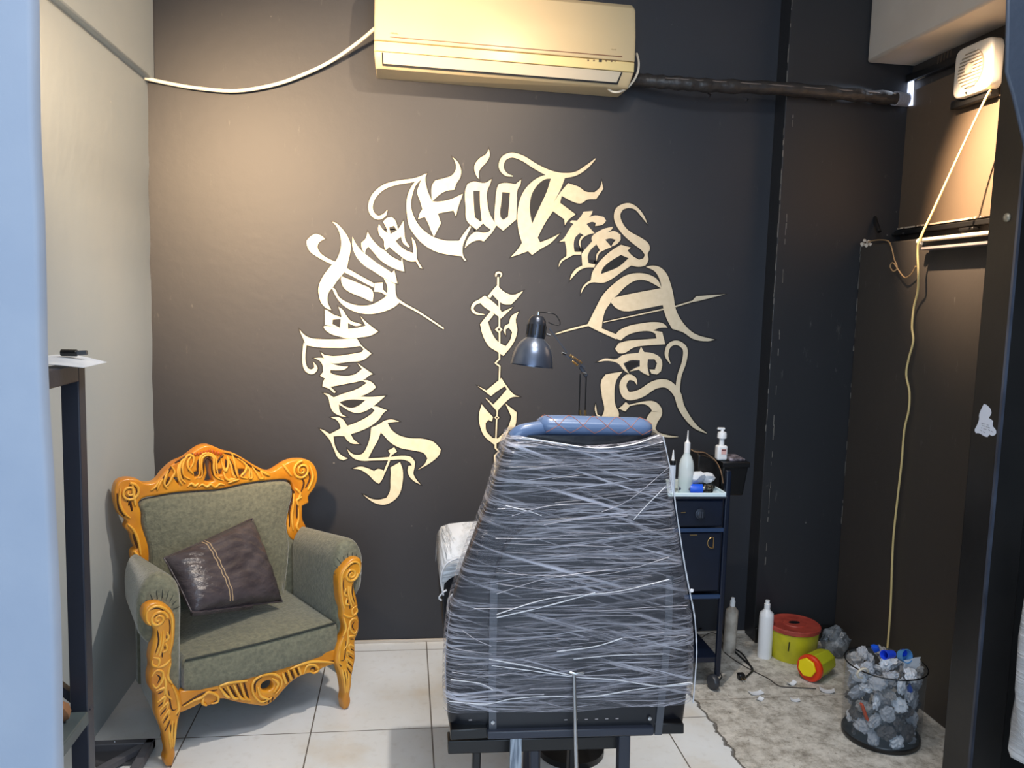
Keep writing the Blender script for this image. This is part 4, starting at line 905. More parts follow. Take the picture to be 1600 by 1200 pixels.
for a, b in (((0,0),(1,0)), ((1,0),(1,1)), ((1,1),(0,1)), ((0,1),(0,0))):
    ed.tube([pillow_pt(a[0]+(b[0]-a[0])*k/24, a[1]+(b[1]-a[1])*k/24, 1) for k in range(25)], .0028, 6)
ed.build('edge_piping', M_LEATH, cu_t, ang=60)
# folded flap under the lower edge
fp = MB(); rows = []
for i in range(15):
    t = i/14; p = cl(300+95*t, 963-12*t, .04+.075*t)
    rows.append([p+Vector((0, 0, .000)), p+CYD*-.006+Vector((0, 0, .012+.002*math.sin(9*i))), p+CYD*.012+Vector((0, 0, .018)), p+CYD*.02])
fp.loft(rows); fp.build('zip_flap', M_LEATH, cu_t, ang=60)
# ---------------- film-wrapped tattoo chair ----------------
YC = 1.98
def t_(px, py, dy=0): return at(px, py, Y=YC+dy)
tb = at(900, 1200, Y=2.2)
tc_ = thing('tattoo_chair', 'black vinyl tattoo chair seen from behind, its backrest wound in clear stretch film', 'chair', (.385, 2.3, 0))
rowsp = [(1150,701,1076),(1130,698,1079),(1100,697,1083),(1060,696,1087),(1030,697,1088),(1000,699,1087),(960,704,1084),(920,715,1077),(880,729,1069),(835,746,1062),(790,764,1056),(740,779,1049),(700,791,1042),(682,799,1037)]
def sup(xl_, xr_, z, yf, dep, n=40, e=.42, grow_=0):
    cx_, hw = (xl_+xr_)/2, (xr_-xl_)/2+grow_*.6; out = []
    for k in range(n):
        t = 2*math.pi*k/n; c, s = math.cos(t), math.sin(t)
        out.append(Vector((cx_+hw*math.copysign(abs(c)**e, c), yf+dep/2+(dep/2+grow_*2.2)*math.copysign(abs(s)**e, s), z)))
    return out
def backshape(g=0, zadd=0, clip=None, wob=0):
    rows = []; rnd = random.Random(5)
    for y, a, b in rowsp:
        if clip and y > clip: continue
        pa, pb_ = t_(a, y), t_(b, y)
        r = sup(pa.x, pb_.x, (pa.z+pb_.z)/2+zadd, YC, .13, 64, .42, g)
        if wob: r = [p+Vector((rnd.uniform(-wob, wob), rnd.uniform(-wob, wob)*.6, 0)) for p in r]
        for p in r: p.z += (p.x-(pa.x+pb_.x)/2)*((pb_.z-pa.z)/(pb_.x-pa.x))
        rows.append(r)
    return rows
R0 = backshape(-.006)
bk = MB().loft(R0).build('backrest', M_VINYL, tc_, ang=50)
# rear shell panel with rounded top, and metal strips
pan = [(770,1150),(768,1000),(772,905),(785,862),(806,832),(840,815),(900,808),(960,812),(1005,830),(1034,858),(1050,895),(1046,1000),(1036,1090),(1028,1146)]
o = MB().carve([smooth_loop([(lambda p: (p.x, p.z))(t_(*q)) for q in pan], 4, 60)], .022, .008, lambda x, z, d: Vector((x, YC+.007+d, z)), 3).build('rear_panel', mat('black_shell', (30, 31, 36), .38, bump=.05), tc_, ang=50); o.parent = bk
for pts in ([(772,905),(770,1000),(769,1080),(770,1152)], [(1046,900),(1044,980),(1036,1070),(1028,1148)]):
    q = [t_(x, y, -.005) for x, y in pts]
    mb = MB()
    for a, b in zip(q, q[1:]): mb.bar(a, b, .006, .020, up=(0, 1, 0)) if 0 else mb.bar(a, b, .019, .005, up=(0, 1, 0))
    o = mb.build('metal_strip', M_RAIL, tc_); o.parent = bk
for x, y in ((770, 1128), (1015, 1122)):
    p = t_(x, y, -.0075); o = MB().lathe([(0, 0), (.006, 0), (.005, .004), (0, .005)], tuple(p), 14, axis=(0, -1, 0)).build('screw', M_STEEL, tc_); o.parent = bk
for k in range(7):
    p = t_(868+k*16 if k else 735, 1125-k*.4, -.004); o = MB().bar(p-Vector((.004, 0, 0)), p+Vector((.004, 0, 0)), .002).build('stitch', mat('pale_stitch', (180, 170, 170), .5), tc_); o.parent = bk
# bolster on top (quilted, shiny)
p0, p1 = t_(845, 668), t_(1026, 673)
def bolster(a, b, r, n=24):
    rows = []; L_ = (b-a).length; d = (b-a).normalized()
    for i in range(n+1):
        t = i/n; e = min(1, min(t, 1-t)*n/2.2)**.5
        dd = 1-.06*abs(math.sin(math.pi*(t*4.4)))**.3*0
        rows.append([a.lerp(b, t)+Vector((0, math.cos(an)*r*1.35*(.55+.45*e), math.sin(an)*r*(.55+.45*e))) for an in [2*math.pi*k/20 for k in range(20)]])
    return MB().loft(rows)
hb = bolster(p0+Vector((0, .055, -.002)), p1+Vector((0, .055, -.002)), .0265)
hd = hb.build('headrest', M_VINYLSHEEN, tc_, ang=60)
q0, q1 = t_(806, 681), t_(846, 668)
o = MB().tube(zig([q0+Vector((0, .03, -.01)), t_(815, 672, .03)+Vector((0, 0, -.004)), q1+Vector((.01, .045, -.008)), p0+Vector((.03, .055, -.004))], 4), .019, 14).build('backrest_rim', M_VINYLSHEEN, tc_, ang=60); o.parent = bk
st = MB()
def onb(u, an): # point on bolster surface
    c = (p0.lerp(p1, u))+Vector((0, .055, -.002)); return c+Vector((0, -math.cos(an)*.0362, math.sin(an)*.0270))
for k in range(5):
    for sg in (1, -1):
        pts = []
        for i in range(9):
            t = i/8; u = .06+.21*k+sg*.105*t; 
            if 0.02 < u < .98: pts.append(onb(u, 1.5-1.25*t))
        if len(pts) > 2: st.tube(pts, .0006, 5)
        pts = []
        for i in range(5):
            t = i/4; u = .06+.21*k+sg*(.105-.105*t)
            if 0.02 < u < .98: pts.append(onb(u, .25-.75*t))
        if len(pts) > 2: st.tube(pts, .0006, 5)
o = st.build('diamond_stitching', M_ORST, tc_); o.parent = hd
# film shell
F0 = backshape(.0075, 0, clip=1120, wob=.0016)
top = []
pa, pb_ = t_(806, 672), t_(1035, 676)
NF = len(F0[0]); last = F0[-1]; hwm = max(p.x for p in last)-sum((p.x for p in last))/NF
cxm = sum((p.x for p in last))/NF; cym = sum((p.y for p in last))/NF
F0[-1] = last = [Vector((p.x, p.y, p.z-(.024*(1-((p.x-cxm)/hwm)**2) if p.y < cym else 0))) for p in last]
hem = []
for p in F0[0]:
    t = (p.x-F0[0][NF//2].x)/max(1e-6, F0[0][0].x-F0[0][NF//2].x)
    hem.append(p+Vector((0, 0, -.028+.040*t+.006*math.sin(t*9))))
fr_ = MB().loft([hem]+F0, cap=False)
lip = [Vector((cxm+(p.x-cxm)*.97, cym+(p.y-cym)*.8, p.z+.007-.006*(1-((p.x-cxm)/hwm)**2))) for p in last]
fr_.loft([last, lip], cap=False)
fl = fr_.build('stretch_film', M_FILM, tc_, ang=70)
# bunched ropes of film across the back
rp = random.Random(11)
def rope(pts, r, m, nm='film_strand'):
    q = zig([t_(x, y, -.019) for x, y in pts], 6)
    o = MB().tube(q, [r*(.55+.45*rp.random()) for _ in q], 6, flat=.5).build(nm, m, tc_, ang=60); o.parent = fl
ropes = [([(815,683),(870,692),(930,700),(985,695),(1030,680)], .0034, 1), ([(808,689),(870,699),(930,707),(985,703),(1036,690)], .0028, 0), ([(806,684),(850,690),(900,698)], .003, 1),
 ([(1000,885),(930,893),(850,905),(776,928)], .0022, 0), ([(776,960),(860,935),(960,925),(1046,905)], .0028, 1), ([(776,965),(850,948),(930,926)], .0034, 1), ([(1046,870),(960,895),(870,900),(776,895)], .0018, 0),
 ([(776,912),(850,922),(930,930),(1000,922)], .0024, 0), ([(768,1040),(830,1048),(900,1058),(960,1062),(1030,1072),(1082,1068)], .003, 1), ([(764,1030),(830,1042),(896,1056)], .0035, 1), ([(896,1030),(960,1024),(1036,1022)], .0025, 1),
 ([(870,1018),(930,1010),(972,997)], .0032, 1), ([(972,997),(1000,994),(1038,988)], .002, 0), ([(702,1096),(760,1100),(800,1092),(860,1088),(920,1089),(990,1078),(1080,1066)], .0028, 1), ([(700,1080),(740,1088),(790,1086),(850,1085)], .0024, 0),
 ([(704,1062),(750,1068),(770,1078)], .003, 1), ([(706,1050),(750,1056),(800,1052)], .0018, 0), ([(722,985),(745,1000),(768,1010)], .002, 0), ([(800,806),(860,790),(940,786)], .0028, 0), ([(790,790),(830,800),(846,806)], .0026, 1),
 ([(990,812),(1010,790),(1040,760)], .0024, 1), ([(940,800),(985,780),(1045,730)], .002, 0), ([(850,820),(900,812),(980,806)], .0026, 0), ([(700,1010),(725,1016),(768,1022)], .0018, 0), ([(776,1002),(850,998),(920,1000)], .0016, 0)]
for pts, r, k in ropes: rope(pts, r, M_ROPEB if k else M_ROPE)
for i in range(46):
    y = rp.uniform(700, 1085); 
    a, b = np.interp(y, [r[0] for r in rowsp][::-1], [r[1] for r in rowsp][::-1]), np.interp(y, [r[0] for r in rowsp][::-1], [r[2] for r in rowsp][::-1])
    xa = rp.uniform(a+8, b-120); xb = min(b-8, xa+rp.uniform(60, 260)); sl_ = rp.uniform(-.10, .06)
    rope([(xa, y), ((xa+xb)/2, y+sl_*(xb-xa)/2+rp.uniform(-2, 2)), (xb, y+sl_*(xb-xa))], rp.uniform(.0007, .0015), M_ROPE)
# bright taut edges left and right
for side, pts in ((-1, [(800,682),(780,738),(763,792),(745,836),(728,882),(714,922),(703,962),(698,1002),(696,1032),(697,1080)]), (1, [(1036,682),(1049,742),(1056,792),(1063,840),(1070,884),(1078,926),(1085,962),(1088,1002),(1088,1032),(1083,1098)])):
    q = zig([at(x, y, Y=YC+.05) for x, y in pts], 6)
    MB().tube(q, [.0026*(.5+.5*rp.random()) for _ in q], 6).build('film_edge', M_ROPEB if side > 0 else M_ROPE, tc_, ang=60).parent = fl
MB().blob(at(1080, 923, Y=YC+.03), .006, rough=.3, seed=3, sub=1).build('film_knot', M_ROPEB, tc_).parent = fl
# gas strut, lower frame, legs
a, b = t_(897, 1051, -.03), t_(901, 1216, -.06)
MB().tube([a, b], .0048, 10).build('gas_strut', M_STEEL, tc_, ang=60)
MB().tube([t_(890, 1050, -.03), t_(899, 1053, -.035), t_(912, 1051, -.03)], .004, 8).build('strut_pin', M_STEEL, tc_, ang=60)
def fbar(pts, Y0, Y1, nm, m):
    f = [at(x, y, Y=Y0) for x, y in pts]; g = [Vector((p.x, Y1, p.z)) for p in f]; k = len(f)
    return MB().add(f+g, [tuple(range(k)), tuple(range(2*k-1, k-1, -1))]+[(i, (i+1) % k, (i+1) % k+k, i+k) for i in range(k)]).build(nm, m, tc_, bevel=.003)
fbar([(762,1150),(762,1156),(1020,1150),(1020,1141)], YC+.02, YC+.09, 'back_hinge_plate', M_BLACK)
fbar([(704,1141),(704,1157),(762,1154),(762,1138)], YC-.005, YC+.07, 'frame_block', M_BLACK)
fbar([(1022,1130),(1022,1148),(1069,1147),(1069,1131)], YC-.005, YC+.07, 'frame_block', M_BLACK)
fbar([(762,1144),(762,1156),(1022,1149),(1022,1137)], YC-.02, YC+.02, 'cross_rail', M_BLKM)
fbar([(700,1158),(700,1179),(968,1170),(968,1150)], YC+.10, YC+.15, 'lower_rail', M_BLACK)
def leg(px0, py0, px1, Y, wd, nm, m):
    a = at(px0, py0, Y=Y); b = Vector((at(px1, 1200, Y=Y).x, Y, 0)); a = Vector((a.x, Y, a.z))
    return MB().bar(a, b, wd, wd).build(nm, m, tc_, bevel=.003)
leg(974, 1145, 976, 2.07, .032, 'leg', M_BLKM); leg(834, 1150, 839, 2.12, .024, 'leg', M_BLKM)
a = at(806, 1153, Y=2.02); MB().bar(a, Vector((a.x+.004, 2.02, .06)), .030, .010).build('white_strap', mat('striped_white_strap', (196, 204, 214), .35, c2=(110, 120, 134), nscale=40, stretch=(4, 1, .3)), tc_)
MB().lathe([(0, .004), (.05, .004), (.045, .02), (.026, .03), (.026, .33), (.06, .36), (0, .36)], (.385, 2.24, 0), 24).build('pedestal', M_BLKM, tc_)
for px, Y in ((744, 2.12), (893, 2.25)):
    p = at(px, 1186, Y=Y); MB().lathe([(0, -.02), (.026, -.018), (.03, 0), (.026, .018), (0, .02)], (p.x, Y, .031), 18, axis=(1, 0, 0)).build('castor', M_BLACK, tc_, ang=60)
    MB().bar((p.x, Y, .05), (p.x, Y, p.z+.06), .022, .04).build('castor_stem', M_BLACK, tc_, bevel=.004)
MB().box((.17, 2.12, .36), (.60, 2.50, .44)).build('seat', M_VINYL, tc_, bevel=.02, seg=3)
MB().box((.22, 2.64, .32), (.56, 2.92, .38)).build('leg_rest', M_VINYL, tc_, bevel=.02, seg=3)
# wrapped armrest showing at the left
aw = MB(); rows = []
YA_ = 2.25
for x, yt, yb_ in ((690,915,930),(693,885,990),(700,876,1005),(722,873,1015),(752,870,1020),(790,872,1020)):
    a, b = at(x, yt, Y=YA_), at(x, yb_, Y=YA_); rows.append([a, a+Vector((0, .30, 0)), b+Vector((0, .30, 0)), b])
ar = MB().loft(rows).build('armrest', M_VINYL, tc_, bevel=.012, seg=3)
wr = MB(); rows = []
for x, yt, ym in ((688,912,932),(690,890,912),(697,877,905),(711,872,899),(735,869,896),(765,867,895),(795,868,895)):
    a, b = at(x, yt-2, Y=YA_-.006), at(x+(4 if x < 700 else 0), ym, Y=YA_-.014); k_ = a+Vector((0, .32, .004)); rows.append([b, a.lerp(b, .45)+Vector((0, -.006, 0)), a, k_, k_+Vector((0, .004, -.05))])
o = wr.sheet(rows).build('armrest_film', M_FILMW, tc_, ang=70, solid=.001); o.parent = ar
for pts in ([(690,938),(686,934),(692,926),(698,922)], [(700,958),(700,940),(706,930),(722,918),(740,912)], [(693,930),(689,905),(697,882),(715,872)]):
    q = zig([at(x, y, Y=YA_-.018) for x, y in pts], 5); MB().tube(q, .0028, 6).build('film_tail', M_ROPEB, tc_, ang=60).parent = ar
for pts in ([(712,935),(706,980),(712,1010)], [(722,930),(716,975),(722,1008)]):
    q = zig([at(x, y, Y=YA_-.012) for x, y in pts], 5); MB().tube(q, .0012, 6).build('film_tail', M_ROPE, tc_, ang=60).parent = ar
single(MB().box((.10, 2.05, .0005), (.50, 2.42, .003), rz=-.04), 'brown_floor_sheet', M_BROWN, 'thin flat brown sheet on the tiles under the tattoo chair', 'cardboard', (.15, 2.2, 0))  # thin brown sheet, colours the floor between the chair legs

# ---------------- desk lamp ----------------
YL = 2.55
lp = thing('desk_lamp', 'dark silver articulated desk lamp with bell shade rising behind the wrapped chair', 'lamp', (at(911, 640, Y=YL).x, YL, 0))
def l_(x, y, dy=0): return at(x, y, Y=YL+dy)
sc0, sc1 = l_(832, 574), l_(842, 530)
ax = (l_(843, 494)-l_(831, 577)).normalized(); ax = (ax+Vector((0, .10, 0))).normalized()
k_ = (l_(865, 570)-l_(798, 568)).length/2
org = l_(831, 570)
prof = [(k_, -.004), (k_*.985, .006), (k_*.93, .030), (k_*.84, .050), (k_*.70, .066), (k_*.5, .080), (k_*.42, .085)]
sh = MB().lathe([(r-.0015, z) for r, z in prof[::-1]]+prof, tuple(org), 36, axis=tuple(ax)); sh.f = [f for f in sh.f if len(f) < 10]
so = sh.build('lamp_shade', M_SHADE, lp, ang=50)
hcap = [(k_*.42, .080), (k_*.44, .084), (k_*.43, .128), (k_*.40, .142), (k_*.28, .154), (k_*.10, .158), (0, .158)]
hc = MB().lathe([(0, .080)]+hcap, tuple(org), 28, axis=tuple(ax)).build('socket_housing', mat('dark_enamel', (66, 70, 80), .3, metal=.7), lp, ang=40)
q = Vector((0, 0, 1)).rotation_difference(ax)
for k in range(14):
    an = 2*math.pi*k/14; d = q@Vector((math.cos(an), math.sin(an), 0)); a = org+ax*.092+d*k_*.437; b = org+ax*.126+d*k_*.432
    o = MB().bar(a, b, .0045, .004, up=tuple(d)).build('vent_slot', M_OUTL, lp); o.parent = hc
MB().lathe([(0, 0), (.005, 0), (.005, .012), (0, .014)], tuple(org+ax*.156), 12, axis=tuple(ax)).build('cable_gland', M_STEEL, lp)
MB().blob(org+ax*.03, .018, sz=1.3, rough=0, seed=1).build('bulb', mat('frosted_bulb', (220, 220, 215), .3), lp)
wr_ = zig([org+ax*.168, l_(856, 489), l_(868, 492), l_(875, 503), l_(873, 508), l_(862, 506), l_(857, 503)], 6)
MB().tube(wr_, .0016, 7).build('power_lead', M_BLACK, lp, ang=60)
for dy in (-.010, .010):
    MB().bar(l_(858, 513, dy), l_(886, 551, dy), .0035, .0035).build('upper_arm', M_BLKM, lp)
    MB().bar(l_(880, 553, dy), l_(914, 574, dy), .004, .004).build('middle_arm', M_BLKM, lp)
for s_ in ((854, 522, 860, 524), (878, 551, 884, 553), (911, 582, 916, 584)):
    MB().tube([l_(s_[0], s_[1], -.014), l_(s_[2], s_[3], -.014)], .0042, 8).build('pivot_bolt', M_STEEL, lp)
def spring(a, b, r, n=10):
    d = b-a; L_ = d.length; d.normalize(); u = d.cross(Vector((0, 1, 0))).normalized(); v_ = d.cross(u); return MB().tube([a+d*L_*t/(n*8)+u*r*math.cos(2*math.pi*t/8)+v_*r*math.sin(2*math.pi*t/8) for t in range(n*8+1)], .0012, 5)
spring(l_(890, 555, -.012), l_(909, 568, -.012), .0042).build('spring', M_BRASS, lp); spring(l_(894, 564, -.012), l_(903, 571, -.012), .003).build('spring', M_BRASS, lp)
MB().bar(l_(906, 572), l_(916, 588), .012, .012).build('elbow', M_BLKM, lp, bevel=.002)
for dx in (906.5, 916):
    tp, bt = l_(dx, 584), l_(dx+1, 655); MB().tube([tp, Vector((bt.x, YL, .03))], .0022, 8).build('lower_rod', M_BLACK, lp)
for dx in (906.5, 914.5):
    MB().tube([l_(dx, 641), l_(dx+.6, 660)], .0036, 8).build('rod_sleeve', M_BRASS, lp)
c = l_(911, 655); MB().lathe([(0, 0), (.11, 0), (.11, .02), (.03, .03), (0, .03)], (c.x, YL, 0), 28).build('lamp_base', M_BLACK, lp)
# ---------------- trolley ----------------
YT = 2.95; YTB = 3.27
def r_(x, y, dy=0): return at(x, y, Y=YT+dy)
xr_ = r_(1129, 900).x; xl_ = xr_-.38
tr = thing('trolley', 'dark blue wheeled trolley with drawers standing behind the right side of the wrapped chair', 'trolley', ((xl_+xr_)/2, (YT+YTB)/2, 0))
def zt2(y): return r_(1090, y).z
PW = .020
for x in (xl_, xr_):
    for y in (YT, YTB): MB().box((x-PW/2, y-PW/2, .05), (x+PW/2, y+PW/2, zt2(735 if y == YT else 748))).build('post', M_NAVY, tr, bevel=.004)
zt = zt2(774)
MB().box((xl_-.01, YT-.012, zt-.012), (xr_+.0, YTB, zt)).build('top_shelf', M_BLKM, tr, bevel=.003)
tray = MB().box((xl_+.012, YT-.018, zt), (xr_-.012, YTB-.06, zt+.006)); tray.box((xl_+.012, YT-.020, zt), (xr_-.012, YT-.014, zt+.014)); tray.box((xr_-.018, YT-.018, zt), (xr_-.012, YTB-.06, zt+.016))
single(tray, 'tray', M_TRAY, 'shallow glossy white tray on top of the dark trolley', 'tray', ((xl_+xr_)/2, YT, zt), bevel=.002)
def drawer(y0, y1, nm, knob):
    a, b = zt2(y1), zt2(y0)
    MB().box((xl_+.012, YT+.004, a), (xr_-.012, YTB-.01, b)).build('cabinet_body', M_NAVY, tr, bevel=.002)
    d = MB().box((xl_+.016, YT-.008, a+.006), (xr_-.016, YT+.004, b-.004)).build(nm, M_NAVY, tr, bevel=.004)
    if knob == 'knob':
        p = r_(1094, 803, -.01); o = MB().lathe([(0, 0), (.021, 0), (.020, .003), (.014, .004), (.013, .007), (.006, .009), (0, .009)], tuple(p), 24, axis=(0, -1, 0)).build('round_knob', mat('dull_pewter', (62, 68, 80), .4, metal=.7), tr, ang=50); o.parent = d
        o = MB().bar(p+Vector((-.003, -.010, -.012)), p+Vector((-.003, -.010, .010)), .004).bar(p+Vector((.006, -.010, -.012)), p+Vector((.006, -.010, .010)), .004).build('knob_emblem', mat('pewter', (90, 96, 108), .4, metal=.7), tr); o.parent = d
        p = r_(1064, 801, -.01); o = MB().bar(p, p+Vector((.018, 0, .001)), .003).build('lock', M_BRASS, tr); o.parent = d
    else:
        p = r_(1113, 848, -.012); pts = [p+Vector((.019*math.sin(t), 0, .021*math.cos(t))) for t in [k*math.pi/8 for k in range(8, 17)]]+[p+Vector((.004, 0, .021)), p+Vector((.005, 0, -.021)), p+Vector((0, 0, -.021))]
        o = MB().tube(pts, .0022, 8).build('ring_handle', M_BRASS, tr, ang=60); o.parent = d
        p = r_(1078, 836, -.009); o = MB().bar(p, p+Vector((.028, 0, 0)), .003).build('latch', M_BRASS, tr); o.parent = d
drawer(780, 824, 'drawer', 'knob'); drawer(831, 925, 'cabinet_door', 'ring')
for y in (828, 932): MB().box((xl_, YT-.008, zt2(y+3)), (xr_, YT+.006, zt2(y-3))).build('crossbar', mat('blue_bar', (40, 62, 96), .35), tr, bevel=.002)
MB().box((xl_, YT, zt2(937)), (xr_, YTB, zt2(931))).build('middle_shelf', M_NAVY, tr)
MB().box((xl_, YT, zt2(1036)), (xr_, YTB, zt2(1027))).build('bottom_shelf', M_NAVY, tr, bevel=.002)
for x in (xl_, xr_-.008):
    for y in (YT-.0, YTB):
        c_ = MB().lathe([(0, -.013), (.026, -.012), (.030, -.006), (.030, .006), (.026, .012), (0, .013)], (x-.01, y-.01, .031), 20, axis=(1, .3, 0)).build('castor', mat('grey_castor', (52, 54, 60), .4), tr, ang=50)
        MB().tube([Vector((x+.004, y, .055)), Vector((x+.022, y, .06)), Vector((x+.028, y, .045)), Vector((x+.018, y, .030))], .003, 6).build('castor_brake', M_BLACK, tr)
# things on the trolley
bt = thing('squeeze_bottle', 'translucent squeeze bottle with a thin nozzle and greenish liquid on the trolley tray', 'bottle', tuple(r_(1072, 757, .02)))
b0 = r_(1071, 757, .02); b0.z = zt+.006; hB = r_(1072, 689, .02).z-b0.z
def bp(fr): return b0.z*0+fr*hB
MB().lathe([(0, 0), (.026, 0), (.029, .006), (.029, hB*.42), (.0285, hB*.52), (.025, hB*.62), (.018, hB*.70), (.0115, hB*.76), (.011, hB*.80), (.0, hB*.80)], tuple(b0), 28).build('bottle_body', M_BUBBLE, bt, ang=50)
MB().lathe([(0, .003), (.0265, .003), (.0265, hB*.26), (0, hB*.26)], tuple(b0), 24).build('green_liquid', mat('pale_green_liquid', (150, 196, 168), .2), bt, ang=50)
MB().lathe([(0, hB*.78), (.0115, hB*.78), (.011, hB*.97), (.006, hB*.985), (.003, hB*1.05), (.0018, hB*1.20), (0, hB*1.20)], tuple(b0), 20).build('nozzle_cap', M_WHITEP, bt, ang=50)
pb_ = r_(1126, 721, .10); pt_ = r_(1126, 668, .10).z; hh = pt_-pb_.z
# black basket hung at the right side, pump bottle in it
bk2 = thing('black_basket', 'black plastic holder clipped to the right side of the trolley', 'holder', (xr_+.05, YT+.12, .60))
xh0, xh1 = xr_+.002, r_(1160, 730, .12).x
MB().loft([[Vector((a, b, z)) for a, b in ((xh0, YT+.06+i), (xh1-i, YT+.06+i), (xh1-i, YT+.20-i), (xh0, YT+.20-i))] for z, i in ((r_(1140, 772, .1).z, .012), (r_(1140, 724, .1).z, 0))]).build('holder_cup', M_BLACK, bk2, bevel=.006)
MB().box((xh0-.002, YT+.055, r_(1140, 727, .1).z), (xh1+.004, YT+.205, r_(1140, 719, .1).z)).build('holder_rim', M_BLACK, bk2, bevel=.003)
single(MB().box((xh0+.035, YT+.08, r_(1140, 719, .1).z+.0005), (xh1-.008, YT+.18, r_(1140, 715, .1).z)), 'wipes_pack', mat('pale_pack', (176, 166, 176), .4, c2=(60, 54, 60), nscale=60), 'small pale packet lying on the black holder beside the trolley', 'packet', (xh0+.05, YT+.12, r_(1140, 719, .1).z), bevel=.002)
pu = thing('pump_bottle', 'white pump bottle with a small label at the right back of the trolley', 'bottle', (pb_.x, pb_.y, pb_.z))
zbase = r_(1140, 719, .1).z+.001
pc = Vector((pb_.x+.000, YT+.10, zbase)); hh = pt_-zbase
MB().box((pc.x-.021, pc.y-.017, pc.z), (pc.x+.021, pc.y+.017, pc.z+hh*.46)).build('bottle_body', M_WHITEP, pu, bevel=.008, seg=4)
MB().lathe([(0, hh*.44), (.010, hh*.44), (.010, hh*.66), (.018, hh*.68), (.018, hh*.80), (.016, hh*.86), (.007, hh*.88), (.006, hh*.97), (0, hh*.97)], tuple(pc), 24).build('pump_collar', M_WHITEP, pu, ang=50)
MB().box((pc.x-.020, pc.y-.006, pc.z+hh*.93), (pc.x+.010, pc.y+.006, pc.z+hh)).build('pump_head', M_WHITEP, pu, bevel=.003)
MB().box((pc.x-.006, pc.y-.0185, pc.z+hh*.20), (pc.x+.014, pc.y-.0168, pc.z+hh*.36)).build('label', mat('pink_label', (226, 178, 172), .5), pu)
MB().box((pc.x-.005, pc.y-.0192, pc.z+hh*.31), (pc.x+.011, pc.y-.0180, pc.z+hh*.35)).build('label_band', mat('label_brown', (110, 60, 62), .5), pu)
# the trolley needs something under that bottle: a small shelf lug
sm_ = thing('dropper_bottle', 'tiny white dropper bottle with a black collar beside the edge of the wrapped chair', 'bottle', tuple(r_(1050, 752, .02)))
sb = r_(1050, 750, .015); sb.z = zt+.006; sh_ = r_(1050, 703, .015).z-sb.z
MB().lathe([(0, 0), (.012, 0), (.012, sh_*.66), (0, sh_*.66)], tuple(sb), 20).build('bottle_body', mat('pale_label_white', (206, 214, 228), .4), sm_)
MB().lathe([(0, sh_*.66), (.013, sh_*.66), (.013, sh_*.76), (0, sh_*.76)], tuple(sb), 20).build('collar', M_BLACK, sm_)
MB().lathe([(0, sh_*.76), (.006, sh_*.76), (.002, sh_), (0, sh_)], tuple(sb), 16).build('dropper_tip', M_WHITEP, sm_)
# tattoo machine with blue grip
mg = thing('tattoo_machine', 'tattoo machine with a bright blue grip lying on the white trolley tray', 'tool', tuple(r_(1088, 760, 0)))
za = zt+.0255
g0, g1, g2, g3 = r_(1063, 754), r_(1078, 758), r_(1097, 763), r_(1112, 766)
for p in (g0, g1, g2, g3): p.z = za
g0.y += .012; g1.y += .004; g2.y += -.0; g3.y += -.0
MB().tube([g0, g1], [.007, .015], 12).build('grip_tip', mat('smoke_grey', (60, 66, 84), .3), mg, ang=50)
MB().tube([g1, g1.lerp(g2, .15), g2], [.016, .0185, .0185], 16).build('grip', M_BLUE, mg, ang=50)
MB().tube([g2, g2.lerp(g3, .3), g3], [.013, .017, .016], 12).build('drive_tube', mat('speckled_metal', (120, 116, 104), .35, metal=.6, c2=(30, 28, 26), nscale=120, lo=.45, hi=.5), mg, ang=50)
def crumple(c, sx, sy, sz, seed, sub=3, r=.2):
    mb = MB().blob(c, 1, sx, sy, sz, rough=r, seed=seed, sub=sub); return mb
single(crumple(r_(1084, 748, .03)+Vector((0, 0, .004)), .046, .030, .026, 4, 2), 'tissue', M_PAPER, 'crumpled white tissue heaped behind the blue grip on the trolley tray', 'tissue', tuple(r_(1084, 750, .03)), ang=20)
single(crumple(r_(1104, 747, .04)+Vector((0, 0, .002)), .036, .026, .022, 9, 2), 'tissue', M_PAPER, 'smaller crumpled white tissue on the right of the trolley tray', 'tissue', tuple(r_(1104, 750, .04)), ang=20)
# black power unit with curved top
pw_ = MB(); rows = []
for x in np.linspace(0, 1, 8):
    p = r_(1086+36*x, 760, .10); top_ = r_(1086+36*x, 706+18*x**2.2, .10).z
    rows.append([Vector((p.x, YT+.08, zt+.0065)), Vector((p.x, YT+.20, zt+.0065)), Vector((p.x, YT+.19, top_-.012)), Vector((p.x, YT+.16, top_)), Vector((p.x, YT+.10, top_)), Vector((p.x, YT+.08, top_-.01))])
pw_.v = []
pw_.loft(rows); single(pw_, 'power_unit', mat('black_gloss_case', (26, 24, 24), .25), 'black curved-top machine case at the back of the trolley between the two taller bottles', 'machine', (xr_-.08, YT+.12, zt), ang=40, bevel=.004)
cb_ = zig([r_(1080, 702, .07), r_(1086, 706, .06), r_(1100, 707, .06), r_(1108, 712, .07), r_(1118, 720, .06), r_(1126, 735, .0), r_(1130, 755, -.01)], 5)
single(MB().tube(cb_, .0022, 7), 'brown_lead', mat('brown_lead', (120, 92, 66), .5), 'thin brown lead looped over the black machine case on the trolley', 'cable', tuple(r_(1100, 707, .06)), ang=60)

